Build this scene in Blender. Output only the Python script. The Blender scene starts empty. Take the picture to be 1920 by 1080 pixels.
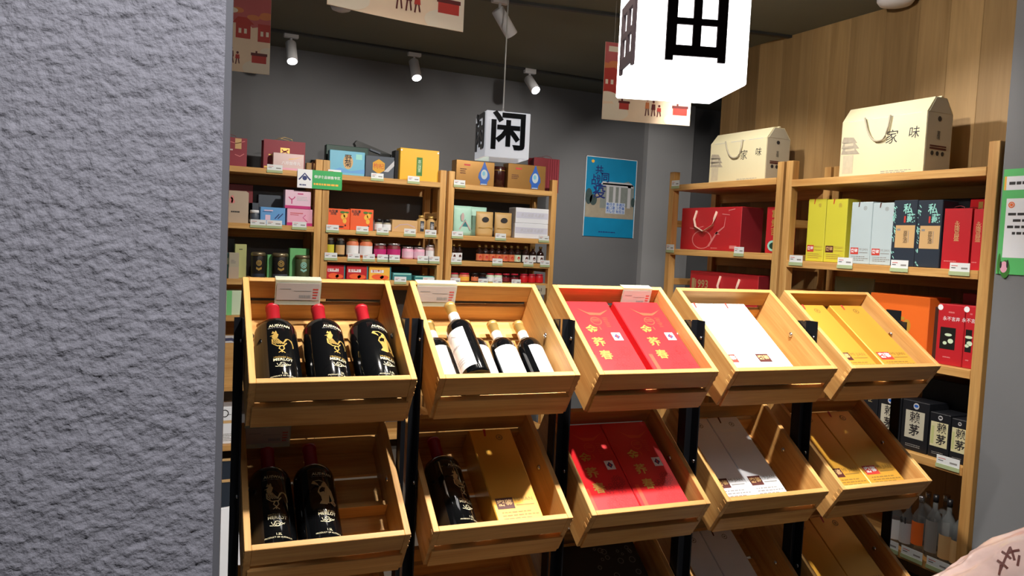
import bpy, bmesh, math, random
from mathutils import Matrix, Vector, noise
random.seed(7)
SC = bpy.context.scene
COL = SC.collection

# ------------------------------------------------------------------ camera
EYE = Vector((0, 0, 1.5))
YAW, PITCH, ROLL, FPX = math.radians(25.9125), math.radians(-3.3799), math.radians(-2.6674), 1464.54
_f = Vector((math.sin(YAW)*math.cos(PITCH), math.cos(YAW)*math.cos(PITCH), math.sin(PITCH)))
_r = Vector((math.cos(YAW), -math.sin(YAW), 0)); _u = _r.cross(_f)
CR = _r*math.cos(ROLL) - _u*math.sin(ROLL)
CU = _u*math.cos(ROLL) + _r*math.sin(ROLL)
CF = _f
cam_d = bpy.data.cameras.new('camera'); cam = bpy.data.objects.new('camera', cam_d); COL.objects.link(cam)
cam_d.sensor_width = 36; cam_d.lens = FPX*36/1920; cam_d.clip_start = 0.02
cam.matrix_world = Matrix(((CR.x, CU.x, -CF.x, EYE.x), (CR.y, CU.y, -CF.y, EYE.y), (CR.z, CU.z, -CF.z, EYE.z), (0, 0, 0, 1)))
SC.camera = cam
# ------------------------------------------------------------------ world and exposure
W = bpy.data.worlds.new('world'); SC.world = W; W.use_nodes = True
W.node_tree.nodes['Background'].inputs[0].default_value = (0.90, 0.93, 1.0, 1)
W.node_tree.nodes['Background'].inputs[1].default_value = 0.05
vs = SC.view_settings; vs.view_transform = 'Standard'; vs.look = 'None'; vs.gamma = 1; vs.use_curve_mapping = False
vs.exposure = 0.0

def ray(x, y): return CF + CR*((x-960)/FPX) - CU*((y-540)/FPX)
def PY(x, y, Y): d = ray(x, y); return EYE + d*(Y/d.y)
def PX(x, y, X): d = ray(x, y); return EYE + d*(X/d.x)
def PZ(x, y, Z): d = ray(x, y); return EYE + d*((Z-1.5)/d.z)
def PF(x, y, f): return EYE + ray(x, y)*f

# ------------------------------------------------------------------ room constants (metres)
YS, YB = 5.19, 5.65          # front of the back shelves, back wall
XS, XP = 3.00, 3.40          # front of the right shelves, timber panelling
ZC = 2.765                   # ceiling
BZ = [1.892, 1.530, 1.346, 1.197]                 # back shelf levels (units two and three)
SK, TH, CD, CW, CH, PIT, DZ = math.radians(-3.408), math.radians(34.118), .403, .40, .145, .45866, .396
EX = Vector((math.cos(SK), math.sin(SK), 0)); EYV = Vector((-math.sin(SK), math.cos(SK), 0)); EZ = Vector((0, 0, 1))
FR = EYV*-math.cos(TH) - EZ*math.sin(TH); NN = EYV*-math.sin(TH) + EZ*math.cos(TH)
CA = Vector((0.2629, 2.1944, 1.3733))             # back left top corner of the first crate

# ------------------------------------------------------------------ materials
MC = {}
def lin(c): return tuple((v/12.92 if v <= .04045 else ((v+.055)/1.055)**2.4) for v in c)
def rgb(r, g, b): return lin((r/255, g/255, b/255))
def mat(name, col, rough=.55, metal=0, spec=.5, var=0.0, vscale=8, bump=0, bscale=200, coat=0, emit=0, alpha=1, trans=0):
    if name in MC: return MC[name]
    m = bpy.data.materials.new(name); m.use_nodes = True; nt = m.node_tree; b = nt.nodes['Principled BSDF']
    b.inputs['Base Color'].default_value = (*col, 1); b.inputs['Roughness'].default_value = rough
    b.inputs['Metallic'].default_value = metal; b.inputs['Specular IOR Level'].default_value = spec
    b.inputs['Coat Weight'].default_value = coat
    if trans: b.inputs['Transmission Weight'].default_value = trans; b.inputs['IOR'].default_value = 1.45
    if alpha < 1: b.inputs['Alpha'].default_value = alpha
    if emit:
        b.inputs['Emission Color'].default_value = (*col, 1); b.inputs['Emission Strength'].default_value = emit
    tc = nt.nodes.new('ShaderNodeTexCoord')
    n = nt.nodes.new('ShaderNodeTexNoise'); n.inputs['Scale'].default_value = vscale; n.inputs['Detail'].default_value = 4
    nt.links.new(tc.outputs['Object'], n.inputs['Vector'])
    v = max(var, .03)
    mx = nt.nodes.new('ShaderNodeMix'); mx.data_type = 'RGBA'
    mx.inputs[6].default_value = (*[c*(1-v) for c in col], 1); mx.inputs[7].default_value = (*[min(1, c*(1+v)) for c in col], 1)
    nt.links.new(n.outputs['Fac'], mx.inputs[0]); nt.links.new(mx.outputs[2], b.inputs['Base Color'])
    if bump:
        n2 = nt.nodes.new('ShaderNodeTexNoise'); n2.inputs['Scale'].default_value = bscale; n2.inputs['Detail'].default_value = 3
        nt.links.new(tc.outputs['Object'], n2.inputs['Vector'])
        bp = nt.nodes.new('ShaderNodeBump'); bp.inputs['Strength'].default_value = bump; bp.inputs['Distance'].default_value = .003
        nt.links.new(n2.outputs['Fac'], bp.inputs['Height']); nt.links.new(bp.outputs['Normal'], b.inputs['Normal'])
    MC[name] = m; return m

def wood(name, c1, c2, axis, rough=.5, fine=30, long=1.6, rnd=1.0):
    if name in MC: return MC[name]
    m = bpy.data.materials.new(name); m.use_nodes = True; nt = m.node_tree; b = nt.nodes['Principled BSDF']
    tc = nt.nodes.new('ShaderNodeTexCoord'); oi = nt.nodes.new('ShaderNodeObjectInfo')
    ad = nt.nodes.new('ShaderNodeVectorMath'); ad.operation = 'ADD'
    sc = nt.nodes.new('ShaderNodeVectorMath'); sc.operation = 'SCALE'; sc.inputs[3].default_value = 9.0
    cb = nt.nodes.new('ShaderNodeCombineXYZ')
    for i in range(3): nt.links.new(oi.outputs['Random'], cb.inputs[i])
    nt.links.new(cb.outputs[0], sc.inputs[0]); nt.links.new(tc.outputs['Object'], ad.inputs[0]); nt.links.new(sc.outputs[0], ad.inputs[1])
    mp = nt.nodes.new('ShaderNodeMapping'); s = [fine]*3; s[axis] = long; mp.inputs['Scale'].default_value = s
    nt.links.new(ad.outputs[0], mp.inputs['Vector'])
    n = nt.nodes.new('ShaderNodeTexNoise'); n.inputs['Scale'].default_value = 1.0; n.inputs['Detail'].default_value = 6; n.inputs['Roughness'].default_value = .6; n.inputs['Distortion'].default_value = .6
    nt.links.new(mp.outputs[0], n.inputs['Vector'])
    n2 = nt.nodes.new('ShaderNodeTexNoise'); n2.inputs['Scale'].default_value = 6; n2.inputs['Detail'].default_value = 8
    mp2 = nt.nodes.new('ShaderNodeMapping'); s2 = [fine*1.5]*3; s2[axis] = long*.8; mp2.inputs['Scale'].default_value = s2
    nt.links.new(ad.outputs[0], mp2.inputs['Vector']); nt.links.new(mp2.outputs[0], n2.inputs['Vector'])
    r = nt.nodes.new('ShaderNodeValToRGB'); r.color_ramp.elements[0].position = .32; r.color_ramp.elements[1].position = .68
    r.color_ramp.elements[0].color = (*c1, 1); r.color_ramp.elements[1].color = (*c2, 1)
    nt.links.new(n.outputs['Fac'], r.inputs[0])
    hs = nt.nodes.new('ShaderNodeHueSaturation')
    mr = nt.nodes.new('ShaderNodeMapRange'); mr.inputs[3].default_value = 1-.16*rnd; mr.inputs[4].default_value = 1+.12*rnd
    nt.links.new(oi.outputs['Random'], mr.inputs[0]); nt.links.new(mr.outputs[0], hs.inputs['Value'])
    mx = nt.nodes.new('ShaderNodeMix'); mx.data_type = 'RGBA'; mx.blend_type = 'MULTIPLY'; mx.inputs[0].default_value = .35
    nt.links.new(r.outputs[0], mx.inputs[6]); nt.links.new(n2.outputs['Fac'], mx.inputs[7])
    nt.links.new(mx.outputs[2], hs.inputs['Color']); nt.links.new(hs.outputs[0], b.inputs['Base Color'])
    b.inputs['Roughness'].default_value = rough; b.inputs['Specular IOR Level'].default_value = .35
    bp = nt.nodes.new('ShaderNodeBump'); bp.inputs['Strength'].default_value = .12; bp.inputs['Distance'].default_value = .001
    nt.links.new(n.outputs['Fac'], bp.inputs['Height']); nt.links.new(bp.outputs['Normal'], b.inputs['Normal'])
    MC[name] = m; return m
P1, P2 = rgb(204, 148, 82), rgb(236, 188, 118)
PINE = [wood('pine_grain_%s' % 'xyz'[a], P1, P2, a) for a in range(3)]
PANELW = wood('panel_veneer', rgb(150, 118, 74), rgb(180, 146, 98), 2, .55, 7, .5, 1.3)
WALLG = mat('wall_grey_paint', rgb(106, 107, 110), .75, var=.06, vscale=3, bump=.15, bscale=60)
WALLL = mat('pilaster_lit_grey', rgb(165, 166, 169), .75, var=.05, vscale=3)  # lighter grey than the wall, carrying spotlight on the pilaster in its colour
WALLN = mat('near_wall_grey_paint', rgb(116, 118, 122), .7, var=.06, vscale=3, bump=.1, bscale=60)
CEILM = mat('ceiling_dark_paint', rgb(112, 115, 104), .85, var=.05, vscale=2)
FLOORM = mat('floor_stone_tile', rgb(90, 86, 82), .35, var=.1, vscale=5)
STUCCO = mat('stucco_grey', rgb(138, 136, 142), .9, var=.10, vscale=60, bump=.55, bscale=330)
BEADM = mat('smooth_corner_paint', rgb(104, 104, 108), .6)
STEEL = mat('black_steel', rgb(38, 40, 46), .35, .6, bump=.05)
CHROME = mat('bolt_chrome', (.75, .76, .78), .22, 1)
WHITEP = mat('white_lamp_paint', rgb(225, 225, 228), .4)
LAMPON = mat('lamp_lens_lit', (1, .98, .95), emit=10)
LANTON = mat('lantern_acrylic_lit', (1, .985, .97), emit=4)
LANTOFF = mat('lantern_acrylic_brightened', rgb(225, 228, 236), .12, coat=.5, emit=.45)  # faint emission stands in for front light on the small cube
BLACKA = mat('black_acrylic', rgb(18, 20, 22), .15)
LATTICE = mat('dark_lantern_letter', rgb(46, 38, 40), .95, spec=.05)
CORD = mat('grey_cord', rgb(205, 204, 200), .5)
WHITE = mat('white_card', rgb(236, 238, 242), .45)
WHITE2 = mat('white_satin_board', rgb(232, 236, 244), .35)
CREAM = mat('cream_card', rgb(220, 211, 174), .6, var=.04)
CREAMS = mat('kraft_grey_card', rgb(176, 168, 148), .6, var=.05)
GREYINK = mat('grey_ink', rgb(140, 138, 136), .6)
LGREYINK = mat('light_grey_ink', rgb(190, 190, 194), .6)
DARKINK = mat('dark_ink', rgb(40, 38, 40), .6)
BROWNINK = mat('brown_ink', rgb(78, 30, 24), .6)
GOLDINK = mat('gold_foil_ink', rgb(214, 178, 96), .35, .55)
DGOLDINK = mat('pale_gold_foil_ink', rgb(196, 176, 128), .35, .4)
REDINK = mat('red_ink', rgb(196, 60, 50), .5)
RED = mat('bright_red_board', rgb(214, 30, 38), .42, var=.05)
RED2 = mat('damask_red_board', rgb(190, 34, 40), .45)
REDPAT = mat('damask_red_print', rgb(176, 24, 32), .5)
ORAPR = mat('orange_red_print', rgb(226, 72, 46), .5)
GIFTRED = mat('gift_red_board', rgb(186, 32, 42), .45)
DKRED = mat('dark_crimson_board', rgb(120, 26, 36), .5)
CRIM = mat('crimson_paper', rgb(140, 38, 54), .55)
GOLD = mat('golden_board', rgb(216, 162, 62), .34, .25, var=.04)
GOLDBOX = mat('bronze_gold_board', rgb(176, 132, 74), .3, .55, var=.1, vscale=12)
YELLOW = mat('yellow_board', rgb(232, 178, 44), .45)
LIME = mat('lime_board', rgb(206, 200, 62), .45, var=.04)
PALEBLUE = mat('pale_blue_board', rgb(182, 198, 204), .5)
NAVY = mat('navy_board', rgb(38, 48, 62), .5)
BLACKBD = mat('black_board', rgb(22, 24, 30), .45)
TEALINK = mat('mint_ink', rgb(150, 214, 204), .5)
KRAFT = mat('kraft_label', rgb(206, 168, 116), .6, var=.05)
KRAFTP = mat('kraft_pouch', rgb(202, 164, 104), .45, var=.08, vscale=20, bump=.3, bscale=40)
ORANGE = mat('orange_board', rgb(236, 110, 36), .5, var=.04)
ORANGE2 = mat('pear_orange_board', rgb(234, 96, 48), .5)
PEAR = mat('pear_yellow_print', rgb(240, 184, 70), .5)
LEAFG = mat('leaf_green_print', rgb(60, 120, 50), .5)
DKGREEN = mat('dark_green_board', rgb(20, 58, 48), .5)
PALEGREEN = mat('pale_green_pack', rgb(206, 226, 196), .5)
MINTG = mat('mint_green_pack', rgb(120, 200, 130), .5)
LGREENB = mat('soft_green_board', rgb(186, 190, 130), .5)
TEAL = mat('teal_pack', rgb(60, 130, 136), .4)
MINTBAG = mat('mint_pouch', rgb(170, 214, 196), .45, var=.12, vscale=14, bump=.3, bscale=30)
SKYB = mat('sky_blue_board', rgb(110, 180, 208), .45, var=.14, vscale=7)
BLUEB = mat('blue_board', rgb(98, 158, 216), .45, var=.06)
BLUEINK = mat('blue_ink', rgb(36, 92, 180), .45)
NAVYINK = mat('navy_ink', rgb(30, 44, 110), .5)
PINK = mat('pink_board', rgb(232, 172, 196), .45)
PINK2 = mat('light_pink_board', rgb(230, 196, 216), .45)
MAGENTA = mat('magenta_board', rgb(196, 46, 120), .45)
SILVERPINK = mat('silver_rose_board', rgb(210, 184, 182), .35, .2, var=.06)
TANBAG = mat('tan_paper_bag', rgb(186, 168, 148), .6)
SLATE = mat('slate_board', rgb(72, 80, 92), .45)
BLACKP = mat('black_plastic', rgb(20, 24, 24), .4)
TIN = mat('dark_tin', rgb(44, 42, 40), .35, .4)
TINLID = mat('tin_lid', rgb(150, 138, 110), .3, .7)
TING = mat('green_bronze_tin', rgb(104, 116, 80), .35, .5)
GREENSIGN = mat('green_sign_board', rgb(44, 168, 88), .45)
NOTICEG = mat('green_notice_print', rgb(90, 190, 110), .5, var=.06)
ACRYL = mat('clear_acrylic', rgb(215, 225, 205), .15, alpha=.45)
TAGCLIP = mat('greenish_tag_clip', rgb(190, 206, 160), .2, alpha=.75)
TAGPAPER = mat('price_paper', rgb(226, 230, 232), .5)
TAGPAPERD = mat('pinkish_shaded_price_paper', rgb(176, 164, 158), .5)  # pinkish paper toned darker to hold the shade on the crate sleeves
GLASSBLK = mat('dark_wine_glass', rgb(10, 11, 13), .08, spec=.6, coat=.3)
CAPRED = mat('red_capsule', rgb(170, 26, 38), .35)
CAPGOLD = mat('gold_capsule', rgb(206, 172, 100), .32, .5)
CAPWHITE = mat('white_capsule_band', rgb(222, 218, 214), .45)
CLEARG = mat('clear_bottle_glass', rgb(120, 126, 128), .06, alpha=.34, coat=.2)
SILVERLID = mat('silver_lid', rgb(190, 190, 192), .25, .8)
REDLID = mat('red_lid', rgb(190, 36, 60), .4)
BLACKLID = mat('black_lid', rgb(24, 24, 28), .4)
SAUCE = mat('brown_sauce_glass', rgb(38, 20, 16), .1, coat=.3)
FLESHP = mat('salmon_print', rgb(216, 120, 80), .5)
BANNERM = mat('banner_cream_print', rgb(240, 214, 184), .6, var=.10, vscale=9)
BANRED = mat('banner_red_print', rgb(186, 56, 46), .6, var=.1, vscale=20)
BANORG = mat('banner_orange_print', rgb(216, 130, 78), .6, var=.1, vscale=20)
BANPINK = mat('banner_pink_print', rgb(196, 96, 96), .6, var=.1, vscale=10)
BANDARK = mat('banner_maroon_print', rgb(96, 34, 32), .6)
BANCLOUD = mat('banner_cloud_print', rgb(236, 222, 200), .6)
POSTB = mat('poster_blue_print', rgb(20, 132, 178), .4, var=.25, vscale=5)
POSTG = mat('poster_grey_print', rgb(128, 134, 130), .5, var=.2, vscale=30)
POSTD = mat('poster_dark_print', rgb(60, 76, 76), .5, var=.3, vscale=40)
POSTT = mat('poster_sand_print', rgb(158, 148, 130), .5, var=.2, vscale=20)
PLBAG = mat('pink_plastic_wrap', rgb(226, 196, 190), .22, var=.12, vscale=16, bump=.5, bscale=28, coat=.4)
PLINK = mat('wrap_dark_print', rgb(96, 44, 40), .5)
SKIN = mat('figure_skin_print', rgb(222, 170, 140), .6)
TRACKM = mat('track_metal', rgb(52, 52, 50), .5, .2)
RIBBON = mat('champagne_ribbon', rgb(236, 206, 188), .3)
ROSEPR = mat('rose_line_print', rgb(222, 130, 130), .45)

# ------------------------------------------------------------------ mesh helpers
def link(o, parent=None):
    COL.objects.link(o)
    if parent is not None: o.parent = parent
    return o
def finish(name, bm, m, parent=None, smooth=False):
    me = bpy.data.meshes.new(name); bm.normal_update(); bm.to_mesh(me); bm.free()
    if isinstance(m, (list, tuple)):
        for x in m: me.materials.append(x)
    else: me.materials.append(m)
    if smooth:
        me.polygons.foreach_set('use_smooth', [True]*len(me.polygons))
    return link(bpy.data.objects.new(name, me), parent)
def abox(bm, x0, x1, y0, y1, z0, z1, bev=0, mi=0):
    vs_ = [bm.verts.new(p) for p in ((x0,y0,z0),(x1,y0,z0),(x1,y1,z0),(x0,y1,z0),(x0,y0,z1),(x1,y0,z1),(x1,y1,z1),(x0,y1,z1))]
    fs = [bm.faces.new([vs_[i] for i in q]) for q in ((3,2,1,0),(4,5,6,7),(0,1,5,4),(1,2,6,5),(2,3,7,6),(3,0,4,7))]
    for f in fs: f.material_index = mi
    if bev:
        es = {e for f in fs for e in f.edges}
        bmesh.ops.bevel(bm, geom=list(es), offset=bev, segments=1, affect='EDGES', profile=.5)
def box(name, x0, x1, y0, y1, z0, z1, m, parent=None, bev=0):
    bm = bmesh.new(); abox(bm, x0, x1, y0, y1, z0, z1, bev); return finish(name, bm, m, parent)
def prism(name, pts, axis, a0, a1, m, parent=None):
    # polygon pts (2D) extruded along axis (0: x with pts=(y,z); 1: y with pts=(x,z); 2: z with pts=(x,y))
    def P(p, a): return (a, p[0], p[1]) if axis == 0 else ((p[0], a, p[1]) if axis == 1 else (p[0], p[1], a))
    bm = bmesh.new(); A = [bm.verts.new(P(p, a0)) for p in pts]; B = [bm.verts.new(P(p, a1)) for p in pts]
    bm.faces.new(A); bm.faces.new(B[::-1]); n = len(pts)
    for i in range(n): bm.faces.new((A[i], B[i], B[(i+1) % n], A[(i+1) % n]))
    bmesh.ops.recalc_face_normals(bm, faces=bm.faces); return finish(name, bm, m, parent)
def lathe(name, prof, m, parent=None, seg=20, smooth=True, sx=1, sy=1, caps=True, c=(0, 0)):
    bm = bmesh.new(); rings = []
    for r, z in prof:
        rings.append([bm.verts.new((c[0]+r*sx*math.cos(2*math.pi*i/seg), c[1]+r*sy*math.sin(2*math.pi*i/seg), z)) for i in range(seg)])
    for a, b in zip(rings, rings[1:]):
        for i in range(seg): bm.faces.new((a[i], a[(i+1) % seg], b[(i+1) % seg], b[i]))
    if caps: bm.faces.new(rings[0][::-1]); bm.faces.new(rings[-1])
    o = finish(name, bm, m, parent, smooth)
    if smooth:
        for p in o.data.polygons:
            if len(p.vertices) > 4: p.use_smooth = False
    return o
def sector(name, r, z0, z1, a0, a1, m, parent=None, seg=14, c=(0, 0)):
    # curved label: angle 0 faces -y
    bm = bmesh.new(); lo = []; hi = []
    for i in range(seg+1):
        a = a0+(a1-a0)*i/seg; x, y = c[0]+r*math.sin(a), c[1]-r*math.cos(a)
        lo.append(bm.verts.new((x, y, z0))); hi.append(bm.verts.new((x, y, z1)))
    for i in range(seg): bm.faces.new((lo[i], lo[i+1], hi[i+1], hi[i]))
    return finish(name, bm, m, parent, True)
def tube(name, pts, r, m, parent=None, seg=8, flat=None):
    bm = bmesh.new(); rings = []; pts = [Vector(p) for p in pts]
    for i, p in enumerate(pts):
        t = (pts[min(i+1, len(pts)-1)] - pts[max(i-1, 0)]).normalized()
        a = t.cross(Vector((0, 0, 1)) if abs(t.z) < .9 else Vector((1, 0, 0))).normalized(); b = t.cross(a)
        rr = r if flat is None else flat
        rings.append([bm.verts.new(p + a*r*math.cos(2*math.pi*k/seg) + b*rr*math.sin(2*math.pi*k/seg)) for k in range(seg)])
    for a, b in zip(rings, rings[1:]):
        for i in range(seg): bm.faces.new((a[i], a[(i+1) % seg], b[(i+1) % seg], b[i]))
    bm.faces.new(rings[0]); bm.faces.new(rings[-1][::-1]); bmesh.ops.recalc_face_normals(bm, faces=bm.faces)
    return finish(name, bm, m, parent, True)

LABELS = {}
def tag(o, label, cat, group=None):
    o['label'] = label; o['category'] = cat
    if group: o['group'] = group
    LABELS.setdefault(label, []).append(o.name)
    return o
def struct(o): o['kind'] = 'structure'; return o
def empty(name, M): o = bpy.data.objects.new(name, None); o.empty_display_size = .05; link(o); o.matrix_world = M; return o
def frame(pos, x, y, z): return Matrix(((x.x, y.x, z.x, pos.x), (x.y, y.y, z.y, pos.y), (x.z, y.z, z.z, pos.z), (0, 0, 0, 1)))
def MT(x, y, z, rz=0): return Matrix.Translation((x, y, z)) @ Matrix.Rotation(rz, 4, 'Z')
def copy_tree(o, M):
    c = o.copy(); COL.objects.link(c); c.parent = None; c.matrix_world = M
    def rec(a, b):
        for ch in a.children:
            d = ch.copy(); COL.objects.link(d); d.parent = b; rec(ch, d)
    rec(o, c); return c

# ---- flat print: text and shapes
TXT = {}
def text_mesh(txt, bold=0.0, shear=0):
    k = (txt, bold, shear)
    if k in TXT: return TXT[k]
    c = bpy.data.curves.new('t', 'FONT'); c.body = txt; c.size = 1; c.align_x = 'CENTER'; c.align_y = 'CENTER'
    c.offset = bold; c.resolution_u = 2; c.shear = shear; c.space_line = .8 if '\n' in txt else 1
    o = bpy.data.objects.new('t', c); me = bpy.data.meshes.new_from_object(o)
    vs_ = [tuple(v.co) for v in me.vertices]; fs = [tuple(p.vertices) for p in me.polygons]
    bpy.data.objects.remove(o); bpy.data.curves.remove(c); bpy.data.meshes.remove(me)
    TXT[k] = (vs_, fs); return TXT[k]
class Shp:
    def __init__(s): s.v = []; s.f = []
    def poly(s, pts): n = len(s.v); s.v += [(p[0], p[1]) for p in pts]; s.f.append(tuple(range(n, n+len(pts)))); return s
    def rect(s, x0, y0, x1, y1): return s.poly([(x0, y0), (x1, y0), (x1, y1), (x0, y1)])
    def ell(s, cx, cy, rx, ry, n=16, rot=0):
        c, d = math.cos(rot), math.sin(rot)
        return s.poly([(cx+rx*math.cos(a)*c-ry*math.sin(a)*d, cy+rx*math.cos(a)*d+ry*math.sin(a)*c) for a in [2*math.pi*i/n for i in range(n)]])
    def stroke(s, pts, w, taper=False):
        pts = [Vector((p[0], p[1], 0)) for p in pts]; L = []; R_ = []
        for i, p in enumerate(pts):
            t = (pts[min(i+1, len(pts)-1)]-pts[max(i-1, 0)])
            t = t.normalized() if t.length else Vector((1, 0, 0)); q = Vector((-t.y, t.x, 0)); ww = w*(1-.8*i/(len(pts)-1)) if taper else w
            L.append(p+q*ww/2); R_.append(p-q*ww/2)
        n = len(s.v); m = len(pts); s.v += [(p.x, p.y) for p in L]+[(p.x, p.y) for p in R_]
        for i in range(m-1): s.f.append((n+i, n+m+i, n+m+i+1, n+i+1))
        return s
    def ring(s, cx, cy, r, w, n=20): return s.stroke([(cx+r*math.cos(2*math.pi*i/n), cy+r*math.sin(2*math.pi*i/n)) for i in range(n+1)], w)
    def text(s, txt, x, y, size, bold=0.0, shear=0, rot=0):
        vs_, fs = text_mesh(txt, bold, shear); n = len(s.v); c, d = math.cos(rot), math.sin(rot)
        s.v += [(x+size*(a[0]*c-a[1]*d), y+size*(a[0]*d+a[1]*c)) for a in vs_]; s.f += [tuple(n+i for i in f) for f in fs]; return s
    def bars(s, x0, y0, x1, y1, n, fill=.45, seed=1):
        rn = random.Random(seed); h = (y1-y0)/n
        for i in range(n):
            x = x0; e = x1-(x1-x0)*rn.random()*.35
            while x < e:
                w = (x1-x0)*(.05+.1*rn.random()); s.rect(x, y0+i*h, min(x+w, e), y0+i*h+h*fill); x += w+(x1-x0)*.025
        return s
PN = [0]
def put(parent, shp, m, y=-.0006, name='printed_mark', label=None, face='front', w=0, d=0, curve=None):
    # shp in metres on the x-z plane of the parent's front
    if not shp.f: return
    me = bpy.data.meshes.new(name)
    PN[0] += 1
    if curve:
        r, cy = curve; vv = [((r+.0006)*math.sin(a/r), cy-(r+.0006)*math.cos(a/r), b) for a, b in shp.v]
    elif face == 'right': vv = [(w/2-y, a, b) for a, b in shp.v]
    elif face == 'left': vv = [(-w/2+y, -a, b) for a, b in shp.v]
    elif face == 'top': vv = [(a, b, d-y) for a, b in shp.v]
    else: vv = [(a, y, b) for a, b in shp.v]
    me.from_pydata(vv, [], shp.f); me.materials.append(m); o = link(bpy.data.objects.new(name, me), parent)
    if label: o['label'] = label
    return o

# ------------------------------------------------------------------ the room
floor = struct(box('floor', -3, 5.6, -2, YB+.1, -.06, 0, FLOORM))
ceiling = struct(box('ceiling', -3, 5.6, -.2, YB+.1, ZC, ZC+.08, CEILM))
wall_back = struct(box('wall_back', -3, 5.6, YB, YB+.1, 0, ZC, WALLG))
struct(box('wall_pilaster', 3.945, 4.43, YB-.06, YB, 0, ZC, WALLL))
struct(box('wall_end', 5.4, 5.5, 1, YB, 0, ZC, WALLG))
wall_right = struct(box('wall_right', XP+.02, XP+.16, 1.93, 4.02, 0, ZC, WALLG))
struct(box('wall_near', XS+.005, XS+.56, -2, 1.915, 0, ZC, WALLN, bev=.004))
# timber panelling: vertical boards on the right wall
rn = random.Random(3); y = 4.03
while y > 1.94:
    w = min(rn.choice((.13, .16, .19, .22)), y-1.93)
    b = box('panel_board', XP, XP+.02, -w+.0008, 0, 0, ZC, PANELW, wall_right, bev=.0008); b.location = (0, y, 0); y -= w
# stucco pillar at the left, close to the camera
def pillar():
    Yp = .9; xr = PY(411, 540, Yp).x; xl = xr-.42; z0, z1 = .85, 2.05; nx, nz = 210, 560
    root = empty('wall_pillar', MT(0, Yp, 0)); struct(root)
    bm = bmesh.new(); g = []
    for j in range(nz+1):
        row = []
        for i in range(nx+1):
            x = xl+(xr-xl)*(i/nx); z = z0+(z1-z0)*j/nz
            a = x*math.cos(.3)+z*math.sin(.3); c = -x*math.sin(.3)+z*math.cos(.3)
            h = noise.fractal(Vector((a*150, c*185, 3.1)), .9, 2.0, 3)*.0020
            h += noise.noise(Vector((a*48, c*80, 9.7)))*.0020 + noise.noise(Vector((x*9, z*9, 1)))*.0012
            e = min(1, (xr-x)/.004)
            row.append(bm.verts.new((x, -h*e, z)))
        g.append(row)
    for j in range(nz):
        for i in range(nx): bm.faces.new((g[j][i], g[j][i+1], g[j+1][i+1], g[j+1][i]))
    finish('stucco_face', bm, STUCCO, root, True)
    prism('corner_bead', [(xr, 0), (xr+.0075, .006), (xr+.009, .014), (xr+.009, .4), (xr, .4)], 2, 0, ZC, BEADM, root)
    box('pillar_core', xl, xr, .004, .4, 0, ZC, BEADM, root)
    box('plaster', xl, xr, 0, .004, 0, z0, STUCCO, root); box('plaster', xl, xr, 0, .004, z1, ZC, STUCCO, root)
pillar()

# ------------------------------------------------------------------ lamps
def spotlight(pos, aim, power, label, size=75, blend=.45, stem=.05, lit=True, radius=.03, tint=(1, .93, .84), group='white ceiling track spotlights'):
    # pos: where the adapter meets the ceiling; aim: the direction the lens points
    root = empty('track_spotlight', MT(*pos)); tag(root, label, 'spotlight', group)
    box('adapter', -.045, .045, -.017, .017, -.035, 0, WHITEP, root, bev=.003)
    lathe('stem', [(.008, -.035-stem), (.008, -.035)], WHITEP, root, 10)
    d = Vector(aim).normalized(); q = d.to_track_quat('-Z', 'Y').to_matrix().to_4x4()
    h = lathe('lamp_head', [(.030, .075), (.034, .07), (.034, -.075), (.032, -.078)], WHITEP, root, 22, caps=False)
    M = Matrix.Translation(Vector((0, 0, -.035-stem)) + d*.05) @ q; h.matrix_local = M
    bm = bmesh.new(); bmesh.ops.create_circle(bm, cap_ends=True, segments=22, radius=.030)
    l = finish('lens', bm, LAMPON if lit else WHITEP, h); l.location = (0, 0, -.0785)
    bm = bmesh.new(); bmesh.ops.create_circle(bm, cap_ends=True, segments=22, radius=.030)
    l = finish('back_cap', bm, WHITEP, h); l.location = (0, 0, .0745)
    if power:
        ld = bpy.data.lights.new('spot_beam', 'SPOT'); ld.energy = power; ld.spot_size = math.radians(size); ld.spot_blend = blend
        ld.shadow_soft_size = radius; ld.color = tint
        lo = link(bpy.data.objects.new('spot_beam', ld), h); lo.location = (0, 0, -.085)
    return root
T = [Vector((.88, 5.20, ZC)), Vector((1.70, 5.19, ZC)), Vector((2.58, 5.18, ZC))]
spotlight(T[0], (.0, -.52, -.85), 10, 'white track spotlight nearest the grey pillar, above the back shelves')
spotlight(T[1], (.0, -.55, -.83), 10, 'white track spotlight in the middle of the back row')
spotlight(T[2], (.05, -.75, -.66), 10, 'white track spotlight at the right end of the back row')
spotlight(PZ(938, -6, ZC), (.62, .10, -.72), 0, 'white spotlight with its back turned, above the cube lantern with the black character', lit=False)
tr = box('ceiling_track', -.6, 4.6, 5.165, 5.2, ZC-.012, ZC, TRACKM); tag(tr, 'thin dark lamp track on the ceiling above the back shelves', 'lamp track')
tr = box('ceiling_track', -2.4, 3.4, -.015, .015, ZC-.014, ZC, TRACKM); tr.matrix_world = MT(1.77, 3.80, 0, -.2); tr.data.transform(Matrix.Translation((0, 0, 0)))
tag(tr, 'nearer dark lamp track running to the big lit lantern', 'lamp track')
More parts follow.
